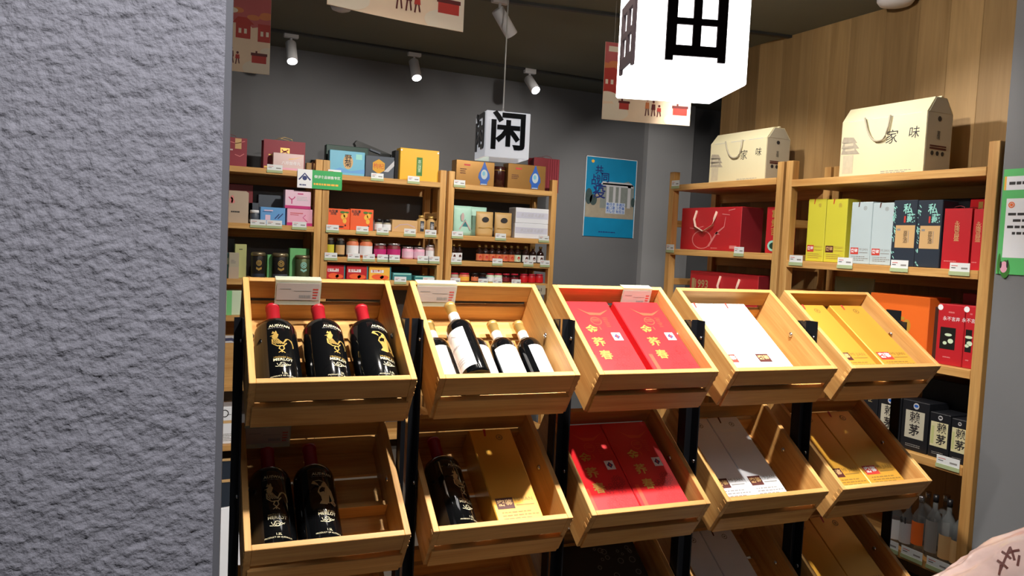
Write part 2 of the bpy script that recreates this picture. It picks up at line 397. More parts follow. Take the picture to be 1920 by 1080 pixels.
# spotlights over the shop floor, out of view, some added to brighten surfaces
tr = box('ceiling_track', -1.2, 3.0, 1.435, 1.465, ZC-.014, ZC, TRACKM); tag(tr, 'dark lamp track on the ceiling in front of the crate rack', 'lamp track')
spotlight((.76, 1.40, ZC), (.05, .40, -1.0), 210, 'white track spotlight over the second column of crates', 105, .5)
spotlight((1.52, 1.40, ZC), (.12, .42, -1.0), 240, 'white track spotlight over the third column of crates', 105, .5)
spotlight((1.95, 1.40, ZC), (.12, .34, -1.0), 45, 'white track spotlight over the fifth column of crates', 62, .7)
spotlight((1.45, 2.0, ZC), (2, .75, -.55), 68, 'added unseen white spotlight washing the timber panelling', 84, .8)  # lamp added out of view to lift the panelling
spotlight((1.20, 1.85, ZC), (.85, 1.5, -.42), 32, 'added unseen white spotlight facing the banner behind the big lantern', 56, .7)  # extra lamp, unseen, added to brighten the right banner
spotlight((.30, 1.0, ZC), (.22, 1.5, -.50), 30, 'added unseen white spotlight facing the two left banners', 58, .7)  # added out of view so the left and centre banners read brighter
spotlight(PZ(850, -32, ZC), (-.2, .95, -.80), 95, 'white track spotlight aimed at the left back shelves', 95, .6)
spotlight(PZ(1240, 50, ZC), (-.15, .95, -.75), 90, 'white track spotlight aimed at the right back shelves', 95, .6)
spotlight((2.20, 2.85, ZC), (1, -.62, -1.0), 58, 'white spotlight aimed at the near panelled shelves', 72, .7)
spotlight((2.30, 3.02, ZC), (.8, .45, -1.0), 45, 'white spotlight aimed at the far panelled shelf', 76, .7)
spotlight(PZ(1300, 92, ZC), (.5, 1, -.8), 60, 'added white spotlight hidden behind the big lit lantern', 80, .6)  # added lamp that brightens the pilaster, kept out of sight by the lantern
spotlight((.45, -.1, ZC), (-.50, 1.0, -1.15), 118, 'added unseen white spotlight behind the camera facing the stucco pillar', 38, .6, tint=(.95, .95, 1))  # added fill behind the camera for the pillar face
spotlight((1.8, .55, ZC), (-.28, .15, -1.0), 50, 'added unseen white spotlight above the pink wrapped pack', 30, .6, tint=(1, .96, .92))  # unseen lamp put in to brighten the pack

def lantern(front_mid, rz, s, zb, lit, glyph, label):
    n = Vector((math.sin(rz), -math.cos(rz), 0)); c = front_mid - n*(s/2)
    root = empty('cube_lantern', MT(c.x, c.y, zb, rz)); tag(root, label, 'lantern')
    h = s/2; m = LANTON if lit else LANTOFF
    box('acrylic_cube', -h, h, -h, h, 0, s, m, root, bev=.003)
    lathe('cord_cap', [(.018, s), (.016, s+.012), (.004, s+.03)], WHITEP, root, 14)
    tube('cord', [(0, 0, s+.02), (0, 0, ZC-zb-.02)], .0036, CORD, root)
    lathe('ceiling_rose', [(.03, ZC-zb-.025), (.03, ZC-zb)], WHITEP, root, 16)
    for k in range(4):
        sh = glyph(s); vv = sh.v
        me = bpy.data.meshes.new('letter'); bm = bmesh.new()
        V = [bm.verts.new((a, -h-.0002, b)) for a, b in vv]
        for f in sh.f:
            try: bm.faces.new([V[i] for i in f])
            except ValueError: pass
        ext = bmesh.ops.extrude_face_region(bm, geom=bm.faces[:]); vsx = [e for e in ext['geom'] if isinstance(e, bmesh.types.BMVert)]
        bmesh.ops.translate(bm, verts=vsx, vec=(0, -.006, 0)); bmesh.ops.recalc_face_normals(bm, faces=bm.faces)
        o = finish('letter', bm, LATTICE if lit else BLACKA, root); o.rotation_euler = (0, 0, k*math.pi/2)
    return root
def glyph_field(s):
    sh = Shp(); u = s/226
    # a four-paned character plate with two feet
    xs = [-63, -42, -8, 9, 43, 63]
    for (a, b) in ((0, 1), (2, 3), (4, 5)): sh.rect(xs[a]*u, 51*u, xs[b]*u, 189*u)
    for (z0, z1) in ((51, 72), (114, 127), (169, 189)):
        for a, b in ((1, 2), (3, 4)): sh.rect(xs[a]*u, z0*u, xs[b]*u, z1*u)
    sh.rect(-63*u, 41*u, -47*u, 51*u); sh.rect(47*u, 41*u, 63*u, 51*u)
    return sh
def glyph_idle(s): return Shp().text('闲', 0, s*.52, s*.86, .028)
lantern(PF(1306, 50, 1.60), math.radians(-21), .226, 1.845, True, glyph_field, 'big glowing cube lantern with a dark four-paned sign above the crates')
lantern(Vector((1.652, 3.527, 0)), math.radians(-10), .226, 1.912, False, glyph_idle, 'white cube lantern with a black Chinese character hanging before the back shelves')
def dome(pos, r, label):
    o = lathe('smoke_detector', [(r, 0), (r, -.012), (r*.85, -.03), (r*.4, -.04), (.002, -.042)][::-1], WHITEP, None, 24); o.location = pos
    tag(o, label, 'detector')
dome(PZ(1680, -3, ZC), .085, 'round white ceiling fitting above the timber panelling'); dome(PZ(640, 8, ZC), .06, 'small white dome on the ceiling behind the wide banner')

# ------------------------------------------------------------------ banners
def banner(px, py, f, rz, w, h, label, hang):
    p = PF(px, py, f)      # lower left corner
    root = empty('hanging_banner', MT(p.x, p.y, p.z, rz)); tag(root, label, 'banner', 'printed paper banners under the ceiling')
    bm = bmesh.new(); n = 12; F_ = []; B_ = []
    for i in range(n+1):
        x = w*i/n; yy = .012*math.sin(math.pi*i/n)
        F_.append((bm.verts.new((x, yy, 0)), bm.verts.new((x, yy, h)))); B_.append((bm.verts.new((x, yy+.002, 0)), bm.verts.new((x, yy+.002, h))))
    for i in range(n):
        bm.faces.new((F_[i][0], F_[i+1][0], F_[i+1][1], F_[i][1])); bm.faces.new((B_[i][1], B_[i+1][1], B_[i+1][0], B_[i][0]))
        bm.faces.new((F_[i][0], B_[i][0], B_[i+1][0], F_[i+1][0])); bm.faces.new((F_[i][1], F_[i+1][1], B_[i+1][1], B_[i][1]))
    bm.faces.new((F_[0][0], F_[0][1], B_[0][1], B_[0][0])); bm.faces.new((F_[n][0], B_[n][0], B_[n][1], F_[n][1]))
    finish('sheet', bm, BANNERM, root)
    def pr(s, m, nm, off=-.001):
        for f in s.f:
            pts = [s.v[i] for i in f]
            for ax, lim, sg in ((0, .002, 1), (0, .998, -1), (1, .002, 1), (1, .998, -1)):
                out = []
                for i in range(len(pts)):
                    p_, q_ = pts[i-1], pts[i]; a_, b_ = (p_[ax]-lim)*sg, (q_[ax]-lim)*sg
                    if (a_ < 0) != (b_ < 0): t_ = a_/(a_-b_); out.append((p_[0]+(q_[0]-p_[0])*t_, p_[1]+(q_[1]-p_[1])*t_))
                    if b_ >= 0: out.append(q_)
                pts = out
                if not pts: break
            if len(pts) < 3: continue
            # strips keep the print on the bowed sheet
            bm = bmesh.new(); bm.faces.new([bm.verts.new((a*w, 0, b*h)) for a, b in pts])
            for k in range(1, 12): bmesh.ops.bisect_plane(bm, geom=bm.verts[:]+bm.edges[:]+bm.faces[:], plane_co=(w*k/12, 0, 0), plane_no=(1, 0, 0))
            for v in bm.verts: v.co.y = .012*math.sin(math.pi*v.co.x/w)+off
            finish(nm, bm, m, root)
    rnd = random.Random(int(px))
    pr(Shp().poly([(0, 1), (1, 1), (1, .62), (.8, .56), (.7, .66), (.45, .58), (.3, .64), (.2, .56), (0, .5)]), BANPINK, 'sky_print')
    s = Shp()
    for k in range(7): s.ell(rnd.random(), .66+.12*rnd.random(), .07, .035, 14)
    pr(s, BANORG, 'roof_print', -.0014)
    s = Shp().rect(0, .34, .17, .58).rect(.19, .40, .26, .66).rect(.62, .42, .78, .60).rect(.86, .40, 1, .62).poly([(0, .58), (.2, .58), (.12, .68), (0, .66)]).poly([(.58, .6), (.82, .6), (.74, .68), (.64, .68)])
    pr(s, BANRED, 'house_print', -.0016)
    s = Shp().rect(.02, .46, .05, .52).rect(.08, .46, .11, .52).rect(.65, .48, .68, .54).rect(.71, .48, .74, .54).rect(.89, .47, .92, .53).rect(.95, .47, .98, .53)
    pr(s, BANCLOUD, 'window_print', -.0018)
    s = Shp()
    for cx, cy, rx in ((.05, .3, .12), (.2, .24, .09), (.93, .2, .11), (.99, .28, .10), (.1, .1, .2), (.9, .06, .2), (.5, .72, .08), (.58, .75, .06)): s.ell(cx, cy, rx, rx*.55, 20)
    pr(s, BANCLOUD, 'cloud_print', -.0020)
    s = Shp().rect(.19, .15, .30, .25).rect(.80, .13, .96, .24)
    pr(s, BANRED, 'stall_print', -.0022)
    pr(Shp().rect(.18, .23, .31, .26).rect(.79, .22, .97, .255).rect(.21, .26, .23, .29).rect(.84, .255, .86, .28), BANDARK, 'stall_top_print', -.0024)
    # three strolling figures
    for fx, fh, cm in ((.51, .30, BANORG), (.58, .26, BANDARK), (.645, .18, BANRED)):
        pr(Shp().poly([(fx-.02, .12+fh*.5), (fx+.02, .12+fh*.5), (fx+.024, .12+fh*.22), (fx-.024, .12+fh*.22)]), cm, 'figure_coat_print', -.0026)
        pr(Shp().stroke([(fx-.01, .12+fh*.24), (fx-.018, .09)], .012).stroke([(fx+.01, .12+fh*.24), (fx+.02, .10)], .012), BANDARK, 'figure_leg_print', -.0026)
        pr(Shp().ell(fx, .12+fh*.58, .012, .02, 12), SKIN, 'figure_face_print', -.0027)
        pr(Shp().ell(fx, .12+fh*.63, .014, .016, 12), BANDARK, 'figure_hair_print', -.0028)
    if hang:
        pr(Shp().rect(.04, .88, .36, .95), BANCLOUD, 'title_print', -.0026)
    for hx in (.1, .9): tube('string', [(w*hx, .004, h), (w*hx, .004, ZC-p.z)], .0008, CORD, root)
    return root
banner(1128, 223, 4.05, math.radians(-14), .49, .395, 'printed red and cream banner hanging behind the big lit lantern', True)
banner(613, 8, 2.42, math.radians(6), .478, .385, 'printed banner with strolling figures cut by the top edge of the photo', False)
_p = PF(500, 138, 3.3); 
banner(330, 118, 3.42, math.radians(0), .395, .36, 'printed red and cream banner half hidden by the grey pillar', False)

# ------------------------------------------------------------------ shelf units
def shelf_unit(name_label, M, w, levels, d=.36, top=1.978, post=.045, board=.036, front_first=True):
    # local x along the front, y into depth, z up
    root = empty('shelf_unit', M); tag(root, name_label, 'shelf', 'pine shelf units')
    for x in (0, w-post):
        for yy in (0, d-post):
            box('post', x, x+post, yy, yy+post, 0, top, PINE[2], root, bev=.002)
        z = .2
        while z < top-.05:
            box('side_rung', x+.006, x+post-.006, post, d-post, z, z+.04, PINE[1], root, bev=.0015); z += .36
    for z in levels:
        box('shelf_board', post, w-post, -.003, d, z-board, z, PINE[0], root, bev=.002)
        box('rear_batten', post, w-post, d-.018, d-.002, z-.09, z-board, PINE[0], root, bev=.001)
    return root
u1x = PY(592, 322, YS).x+.045
shelf_unit('pine shelf unit of red bags and dark tins beside the stucco pillar', MT(u1x-.86, YS, 0), .86, [1.893, 1.539, 1.185, .952, .505, .12])
u2x = PY(605.5, 330, YS).x
shelf_unit('middle pine shelf unit holding the orange pear boxes and pink jars', MT(u2x, YS, 0), PY(837, 341, YS).x-u2x, BZ+[.80, .42, .12])
u3x = PY(841.5, 345, YS).x
shelf_unit('right back pine shelf unit holding sauce bottles, beside the blue poster', MT(u3x, YS, 0), PY(1045, 358, YS).x-u3x, BZ+[.80, .42, .12])
RZ = [1.888, 1.492, 1.075, .682, .251]
R90 = -math.pi/2
shelf_unit('far pine shelf unit by the timber panelling, with the red ribbon boxes', MT(XS, 3.998, 0, R90), .953, [1.897, 1.503, 1.10, .70, .26], d=.38)
shelf_unit('near pine shelf unit by the timber panelling, with the black liquor boxes', MT(XS, 3.028, 0, R90), 1.10, [1.880, 1.472, 1.075, .682, .251], d=.38)

UIN = [(u1x-.815, u1x-.047), (u2x+.047, PY(837, 341, YS).x-.047), (u3x+.047, PY(1045, 358, YS).x-.047)]
RIN = [(3.951, 3.092), (2.981, 1.985)]
# ------------------------------------------------------------------ goods: placing
def BK(x0, x1, yt, zs, dy=.03):
    Yf = YS+dy; ym = (yt+PIXY(zs, (x0+x1)/2, Yf))/2
    a, b = PY(x0, ym, Yf), PY(x1, ym, Yf); zt = PY((x0+x1)/2, yt, Yf).z
    ax, bx = a.x, b.x
    for lo, hi in UIN:
        if lo-.02 < (ax+bx)/2 < hi+.02: ax, bx = max(ax, lo), min(bx, hi)
    return MT((ax+bx)/2, Yf, zs+.0005), bx-ax, zt-zs
def PIXY(z, x, Y):
    lo, hi = 0, 1300
    for _ in range(30):
        m = (lo+hi)/2
        if PY(x, m, Y).z > z: lo = m
        else: hi = m
    return lo
def RT(x0, x1, yt, zs, dx=.03):
    Xf = XS+dx
    def py(z, x):
        lo, hi = 0, 1500
        for _ in range(30):
            m = (lo+hi)/2
            if PX(x, m, Xf).z > z: lo = m
            else: hi = m
        return lo
    ym = (yt+py(zs, (x0+x1)/2))/2
    a, b = PX(x0, ym, Xf), PX(x1, ym, Xf); zt = PX((x0+x1)/2, yt, Xf).z
    ay, by = a.y, b.y
    for hi, lo in RIN:
        if lo-.02 < (ay+by)/2 < hi+.02: ay, by = min(ay, hi), max(by, lo)
    return MT(Xf, (ay+by)/2, zs+.0005, R90), ay-by, zt-zs
def carton(name, label, cat, P, d, m, bev=.0025, group=None):
    M, w, h = P
    o = box(name, -w/2, w/2, 0, d, 0, h, m, None, bev); o.matrix_world = M; tag(o, label, cat, group); return o, w, h
def bag(name, label, cat, P, d, m, hm=None, group=None):
    # paper carrier: open top, side gussets, two cord handles
    M, w, h = P; bm = bmesh.new(); g = d*.18
    prof = lambda k: [(-w/2, 0), (w/2, 0), (w/2-g*k, d/2), (w/2, d), (-w/2, d), (-w/2+g*k, d/2)]
    rings = [[bm.verts.new((x, y, zz)) for x, y in prof(k)] for k, zz in ((0, 0), (.4, h*.5), (1, h))]
    rings.append([bm.verts.new((x*.97, d*.5+(y-d*.5)*.95, h)) for x, y in prof(1)])
    rings.append([bm.verts.new((x*.97, d*.5+(y-d*.5)*.95, h*.85)) for x, y in prof(1)])
    for a, b in zip(rings, rings[1:]):
        for i in range(6): bm.faces.new((a[i], a[(i+1) % 6], b[(i+1) % 6], b[i]))
    bm.faces.new(rings[0][::-1]); bm.faces.new(rings[-1])
    bmesh.ops.recalc_face_normals(bm, faces=bm.faces)
    o = finish(name, bm, m); o.matrix_world = M; tag(o, label, cat, group)
    for yy in (.002, d-.002):
        tube('handle', [(-w*.2, yy, h-.01), (-w*.17, yy+.004, h+w*.05), (0, yy+.008, h+w*.09), (w*.17, yy+.004, h+w*.05), (w*.2, yy, h-.01)], .0016, hm or m, o, 6)
    return o, w, h
def rc(w, h, u0, v0, u1, v1): return Shp().rect((u0-.5)*w, v0*h, (u1-.5)*w, v1*h)
def tx(w, h, u, v, size, t, bold=.0, shear=0, vert=False): return Shp().text('\n'.join(t) if vert else t, (u-.5)*w, v*h, size, bold, shear)
def br(w, h, u0, v0, u1, v1, n, seed=1): return Shp().bars((u0-.5)*w, v0*h, (u1-.5)*w, v1*h, n, .45, seed)
def price(P, label, wide=.085, hh=.045):
    M = P; o = box('price_tag', -wide/2, wide/2, -.004, -.002, -.018, -.018+hh, TAGPAPER, None); o.matrix_world = M; tag(o, label, 'price tag', 'shelf price tags')
    box('clip', -wide/2-.002, wide/2+.002, -.006, -.0041, -.024, -.008, TAGCLIP, o)
    put(o, Shp().rect(wide*.08, .002, wide*.40, .009), GREYINK, -.0043, 'printed_price'); put(o, Shp().rect(-wide*.42, .005, -wide*.2, .008), DARKINK, -.0043, 'printed_line')
    put(o, Shp().rect(-wide*.42, .014, -wide*.1, .0165), REDINK, -.0043, 'printed_line')
    return o
def bprice(x, zs, label, wide=.085): p = PY(x, PIXY(zs, x, YS), YS); price(MT(p.x, YS-.003, zs), label, wide)
def rprice(x, zs, label, wide=.075):
    lo, hi = 0, 1500
    for _ in range(30):
        m = (lo+hi)/2
        if PX(x, m, XS).z > zs: lo = m
        else: hi = m
    p = PX(x, lo, XS); price(MT(XS-.003, p.y, zs, R90), label, wide)

# ---------------- back unit one, top
Z = 1.893
o, w, h = bag('paper_bag', 'red paper bag with a cream label next to the stucco pillar', 'bag', BK(396, 463, 257, Z, .05), .12, CRIM, DKRED)
put(o, rc(w, h, .66, .62, .84, .98), KRAFT, name='pasted_label'); put(o, rc(w, h, .44, .55, .60, .60), SILVERPINK)
put(o, Shp().stroke([(w*.16, h*.42), (w*.3, h*.36), (w*.42, h*.46)], .004).stroke([(w*.02, h*.85), (w*.2, h*.8), (w*.44, h*.9)], .004), ROSEPR, name='printed_swirl')
o, w, h = bag('paper_bag', 'crimson paper bag with a gold square emblem behind the silver rose box', 'bag', BK(494, 572, 264, Z, .10), .10, CRIM, GOLDINK)
put(o, rc(w, h, .40, .50, .62, .76), GOLDINK, name='emblem'); put(o, Shp().stroke([(-w*.07, h*.70), (w*.0, h*.62), (w*.09, h*.71)], .008).stroke([(-w*.07, h*.57), (w*.01, h*.66), (w*.09, h*.56)], .008), CRIM, -.0010, name='emblem_knot')
put(o, rc(w, h, .02, .06, .14, .12).rect(-w*.38, h*.48, -w*.2, h*.52), GOLDINK)
o, w, h = carton('gift_box', 'silver rose gift box in front of the crimson bag', 'box', BK(512, 570, 288, Z, .035), .05, SILVERPINK)
put(o, tx(w, h, .58, .42, h*.22, '八珍益母丸', .01), WHITE, name='lettering'); put(o, Shp().stroke([(0, h*.66), (w*.2, h*.72), (w*.42, h*.86)], .006, True), GOLDINK); put(o, rc(w, h, 0, 0, 1, .14), PINK)
carton('small_box', 'tiny brown box wedged beside the shelf post, top of the first unit', 'box', BK(587, 597, 303, Z, .06), .05, GOLDBOX)
bprice(515, Z, 'price tag below the crimson bag on the top shelf', .095)
# green sign on the posts
p = PY(600, 337, YS-.012)
sg = box('shelf_sign', -.145, .145, -.004, 0, -.06, .06, WHITE, None, .001); sg.matrix_world = MT(p.x, YS-.006, p.z); tag(sg, 'green and white health food sign fixed across two shelf posts', 'sign')
put(sg, Shp().rect(-.05, -.06, .145, .06), GREENSIGN, -.0046, 'green_field'); put(sg, Shp().text('保健食品销售专区', .048, .016, .0215, .012), WHITE, -.0052, 'lettering')
put(sg, Shp().bars(-.04, -.036, .135, -.018, 1, .7, 4), PEAR, -.0052, 'small_print')
put(sg, Shp().ell(-.098, .004, .015, .015).stroke([(-.135, -.008), (-.12, .008), (-.098, .034), (-.076, .008), (-.061, -.008)], .009).bars(-.13, -.045, -.066, -.034, 1, .8, 2), NAVYINK, -.0046, 'health_mark')
# second shelf
Z = 1.539
bprice(484, Z, 'price tag under the stacked white-lidded jar', .095); bprice(514, Z, 'price tag in front of the blue box', .095); bprice(561, Z, 'price tag in front of the lower pink box', .09)
M, w, h = BK(400, 466, 357, Z, .06)
o = prism('paper_bag', [(-w/2, 0), (w/2, 0), (w/2, h*.95), (w/2-.015, h), (-w/2+.015, h), (-w/2, h*.95)], 1, 0, .09, TANBAG); o.matrix_world = M; tag(o, 'plain tan bag with a red flower print next to the pillar', 'bag')
put(o, br(w, h, .5, .32, .82, .42, 1, 5), DARKINK, name='lettering'); put(o, Shp().ell(w*.0, h*.7, .012, .02).ell(w*.05, h*.66, .012, .012).ell(w*.03, h*.78, .01, .014), ROSEPR, name='flower_print')
carton('dark_box', 'dark maroon box behind the tan bag', 'box', BK(400, 474, 345, Z, .2), .08, DKRED)
carton('grey_box', 'low grey box behind the blue box', 'box', BK(484, 538, 366, Z, .2), .08, SLATE)
carton('grey_box', 'small dark grey box behind the white-lidded jar', 'box', BK(462, 486, 380, Z, .2), .08, SLATE)
def jar(label, P, body, lid, lab=None, lid_h=.16, labz=(.15, .6), group=None, shoulder=True, name='jar', cat='jar', two=None):
    M, w, h = P; r = w/2; lh = h*lid_h
    pr = [(r*.9, 0), (r, h*.05), (r, h-lh*1.7), (r*.86, h-lh*1.1), (r*.86, h-lh)] if shoulder else [(r*.96, 0), (r, h*.02), (r, h-lh)]
    o = lathe(name, pr, body, None, 18, c=(0, r)); o.matrix_world = M; tag(o, label, cat, group)
    lathe('lid', [(r*.93, h-lh), (r*.93, h-.002), (r*.88, h)], lid, o, 18, c=(0, r))
    if lab: sector('paper_label', r+.0008, h*labz[0], h*labz[1], -1.5, 1.5, lab, o, c=(0, r))
    return o
jar('glass jar with a stacked white lid beside the tan bag', BK(469, 488, 394, Z, .03), SLATE, WHITE, WHITE, .22, (.1, .3))
o, w, h = carton('product_box', 'blue product box beside the pink boxes', 'box', BK(488, 535, 389, Z), .07, BLUEB)
put(o, Shp().stroke([(w*.08, h*.34), (w*.25, h*.62)], .006).stroke([(w*.2, h*.35), (w*.4, h*.66)], .006).rect(-w*.42, h*.72, -w*.05, h*.75), NAVYINK); put(o, rc(w, h, .15, .78, .5, .84).rect(-w*.3, h*.25, -w*.1, h*.55), PINK2)
o, w, h = carton('product_box', 'pink product box standing on the shelf, lower of the pair', 'box', BK(538, 586, 392, Z), .07, PINK)
ph = h; put(o, rc(w, h, 0, 0, 1, .18), MAGENTA); put(o, rc(w, h, .12, .72, .62, .76).rect(-w*.38, h*.62, -w*.05, h*.65), REDINK); put(o, Shp().stroke([(w*.22, h*.65), (w*.12, h*.5), (w*.3, h*.25)], .004), MAGENTA)
M, w, h = BK(534.5, 583, 357, Z+ph+.001); o, w, h = carton('product_box', 'pale pink product box stacked on the lower pink one', 'box', (M, w, h), .07, PINK2)
put(o, rc(w, h, 0, 0, 1, .16), MAGENTA, name='magenta_band'); put(o, Shp().stroke([(-w*.36, h*.62), (-w*.28, h*.5), (-w*.18, h*.52), (-w*.12, h*.64)], .006).stroke([(-w*.24, h*.5), (-w*.24, h*.25)], .006).rect(-w*.02, h*.78, w*.2, h*.84), MAGENTA); put(o, br(w, h, .45, .45, .92, .7, 3, 8), LGREYINK, name='fine_print')
# third shelf
Z = 1.185
o, w, h = carton('tall_box', 'tall soft green box on the third shelf beside the pillar', 'box', BK(440, 462, 458, Z, .09), .06, LGREENB); put(o, rc(w, h, .35, .84, .65, .86), DARKINK)
o, w, h = carton('tall_box', 'short grey-beige box in front of the soft green box', 'box', BK(429, 448, 474, Z, .03), .05, CREAMS); put(o, rc(w, h, 0, 0, 1, .45), TANBAG); put(o, br(w, h, .2, .6, .7, .75, 3), GREYINK)
o, w, h = carton('gift_box', 'grey-green gift box cut off by the pillar on the third shelf', 'box', BK(398, 430, 474, Z, .06), .12, TEAL); put(o, rc(w, h, 0, .55, 1, .8), PALEGREEN)
carton('dark_box', 'black box with a handle at the back of the third shelf', 'box', BK(400, 440, 446, Z, .2), .1, BLACKBD)
def tin(label, P, body, band, print_m):
    M, w, h = P; r = w/2
    o = lathe('tea_tin', [(r*.97, 0), (r, .004), (r, h*.84), (r*.97, h*.86)], body, None, 24, c=(0, r)); o.matrix_world = M; tag(o, label, 'tin', 'tea tins on the third shelf')
    lathe('lid', [(r*1.03, h*.86), (r*1.03, h*.95), (r*.9, h), (r*.3, h)], TINLID, o, 24, c=(0, r))
    s = Shp().ring(0, h*.60, r*.36, r*.09)
    for k in range(6): s.ell(r*.18*math.cos(k*1.05), h*.60+r*.18*math.sin(k*1.05), r*.1, r*.07, 8)
    for k in range(-2, 3): s.ell(k*r*.16, h*.36+abs(k)*.004, r*.08, h*.05, 8)
    put(o, s, print_m, name='emblem', curve=(r, r)); sector('band', r+.0006, h*.08, h*.2, -1.2, 1.2, band, o, c=(0, r))
    return o
tin('dark tea tin with a gold emblem, nearest the pillar', BK(472, 499, 473, Z, .03), TIN, NAVY, GOLDINK)
tin('dark tea tin with a gold emblem, between two green packs', BK(512, 542, 475, Z, .03), TIN, SLATE, GOLDINK)
tin('green bronze tea tin with a mint emblem', BK(555, 586, 479, Z, .03), TING, TING, TEALINK)
carton('tea_pack', 'bright green tea pack behind the bronze tin', 'box', BK(543, 584, 466, Z, .11), .06, MINTG)
carton('tea_pack', 'narrow green tea pack between the dark tins', 'box', BK(501, 513, 478, Z, .11), .06, MINTG)
# lower left
Z = .952
o, w, h = carton('tissue_pack', 'pale green pack on the low shelf beside the pillar', 'box', BK(417, 456, 545, Z, .03), .16, PALEGREEN); put(o, rc(w, h, .2, 0, .45, 1), MINTG)
Z = .505
tr = empty('wooden_tray', MT(PY(425, 690, YS).x, YS+.01, Z+.001)); tag(tr, 'open pine tray with leaflets on the low shelf beside the pillar', 'tray')
for nm, a in (('front_board', (-.17, .17, 0, .015, 0, .27)), ('rear_board', (-.17, .17, .26, .275, 0, .40)), ('side_board', (-.17, -.155, .015, .26, 0, .27)), ('side_board', (.155, .17, .015, .26, 0, .27)), ('tray_floor', (-.155, .155, .015, .26, 0, .012))):
    box(nm, *a, PINE[0], tr, bev=.001)
lf = box('leaflet', -.10, .10, 0, .004, 0, .30, WHITE2, None); lf.matrix_world = MT(PY(420, 660, YS).x, YS+.06, Z+.018, 0) @ Matrix.Rotation(-.35, 4, 'X'); tag(lf, 'white leaflet leaning in the pine tray', 'leaflet')
put(lf, Shp().stroke([(-.02, .27), (.06, .275), (.09, .26)], .02), NAVYINK)
Z = .12
o, w, h = carton('white_carton', 'white carton with a round mark at the foot of the first shelf unit', 'carton', BK(396, 440, 764, Z, .04), .2, WHITE2)
put(o, Shp().ring(w*.06, h*.83, .022, .006).rect(w*.16, h*.79, w*.34, h*.805), DARKINK, name='round_mark'); put(o, rc(w, h, 0, .56, 1, .64), KRAFT, name='wood_strip'); put(o, br(w, h, .45, .08, .95, .3, 5, 3), GREYINK, name='fine_print')
lt = empty('dark_tray', MT(PY(415, 930, 4.3).x, 4.3, 0)); tag(lt, 'low dark storage bin with a pale rim on the floor beside the pillar', 'bin')
for nm, a in (('front_panel', (-.2, .2, 0, .015, 0, .16)), ('rear_panel', (-.2, .2, .4, .415, 0, .16)), ('side_panel', (-.2, -.185, .015, .4, 0, .16)), ('side_panel', (.185, .2, .015, .4, 0, .16))): box(nm, *a, NAVY, lt)
for a in ((-.205, .205, -.005, .02), (-.205, .205, .395, .42)): box('rim', a[0], a[1], a[2], a[3], .16, .168, KRAFT, lt)
wc = box('white_board', -.14, .14, 0, .02, 0, .34, WHITE2, None, .002); wc.matrix_world = MT(.43, 3.35, 0, .2) @ Matrix.Rotation(-.12, 4, 'X'); tag(wc, 'plain white board leaning low down behind the rack beside the pillar', 'board')

# ---------------- back unit two, top
Z = BZ[0]
carton('gift_box', 'dark green box behind the sky blue gift box', 'box', BK(607, 690, 274, Z, .14), .06, DKGREEN)
o, w, h = carton('gift_box', 'sky blue gift box with a gold character in the middle', 'box', BK(612, 684, 283, Z), .06, SKYB)
put(o, Shp().ell(w*.02, h*.55, w*.14, h*.3, 18), KRAFT, name='gold_sun'); put(o, tx(w, h, .52, .58, h*.3, '野\n菊', .01), DARKINK, -.001, name='lettering'); put(o, rc(w, h, .74, .68, .92, .9), TEALINK); put(o, Shp().poly([(-w*.5, h*.1), (-w*.2, h*.3), (w*.1, h*.18), (w*.5, h*.3), (w*.5, h*.1)]), BLUEB, name='wave_print')
# black case lying tilted
bc = empty('black_case', MT(PY(703, 285, YS+.15).x, YS+.215, PY(703, 290, YS+.2).z) @ Matrix.Rotation(math.radians(16), 4, 'Y')); tag(bc, 'black flat case leaning over the dark green box', 'case')
prism('shell', [(-.14, -.04), (.15, -.04), (.13, .05), (-.13, .055), (-.14, .03), (-.125, .015)], 1, 0, .06, BLACKP, bc); box('grip', -.03, .05, -.012, 0, .02, .035, SLATE, bc, bev=.002)
o, w, h = carton('gift_box', 'slate grey gift box with a gold hexagon', 'box', BK(685, 739, 293, Z, .035), .06, SLATE)
put(o, Shp().poly([(-w*.04+.048*math.sin(k*math.pi/3), h*.52+.05*math.cos(k*math.pi/3)) for k in range(6)]), GOLD, name='hexagon'); put(o, tx(w, h, .46, .52, h*.26, '枸杞', .0), REDINK, -.001, name='lettering')
put(o, Shp().poly([(w*.14, h*.3), (w*.5, h*.85), (w*.5, h*.6), (w*.3, h*.3)]), LGREYINK, name='mountain_print')
o, w, h = carton('gift_box', 'plain yellow gift box with a green upright label', 'box', BK(750, 823, 280, Z), .09, YELLOW)
put(o, rc(w, h, .42, .16, .57, .74), LEAFG, name='green_label'); put(o, tx(w, h, .495, .46, h*.12, '高山绿茶', .0, vert=True), PALEGREEN, -.001, name='lettering')
put(o, Shp().ell(-w*.47, h*.93, .006, .006).ell(w*.47, h*.93, .006, .006), WHITE, name='stud')
carton('dark_box', 'narrow dark box at the left of the yellow gift box', 'box', BK(740, 749, 282, Z, .07), .08, BLACKBD)
o = lathe('black_pouch', [(.05, 0), (.075, .02), (.07, .05), (.03, .075), (.004, .08)], BLACKP, None, 18, sx=1, sy=.7); o.location = (UIN[1][1]-.085, YS+.24, Z); tag(o, 'rounded black pouch between the yellow box and the gold box', 'pouch')
bprice(627, Z, 'price tag below the sky blue gift box'); bprice(707, Z, 'price tag below the slate box with the hexagon'); bprice(775, Z, 'price tag below the yellow gift box')
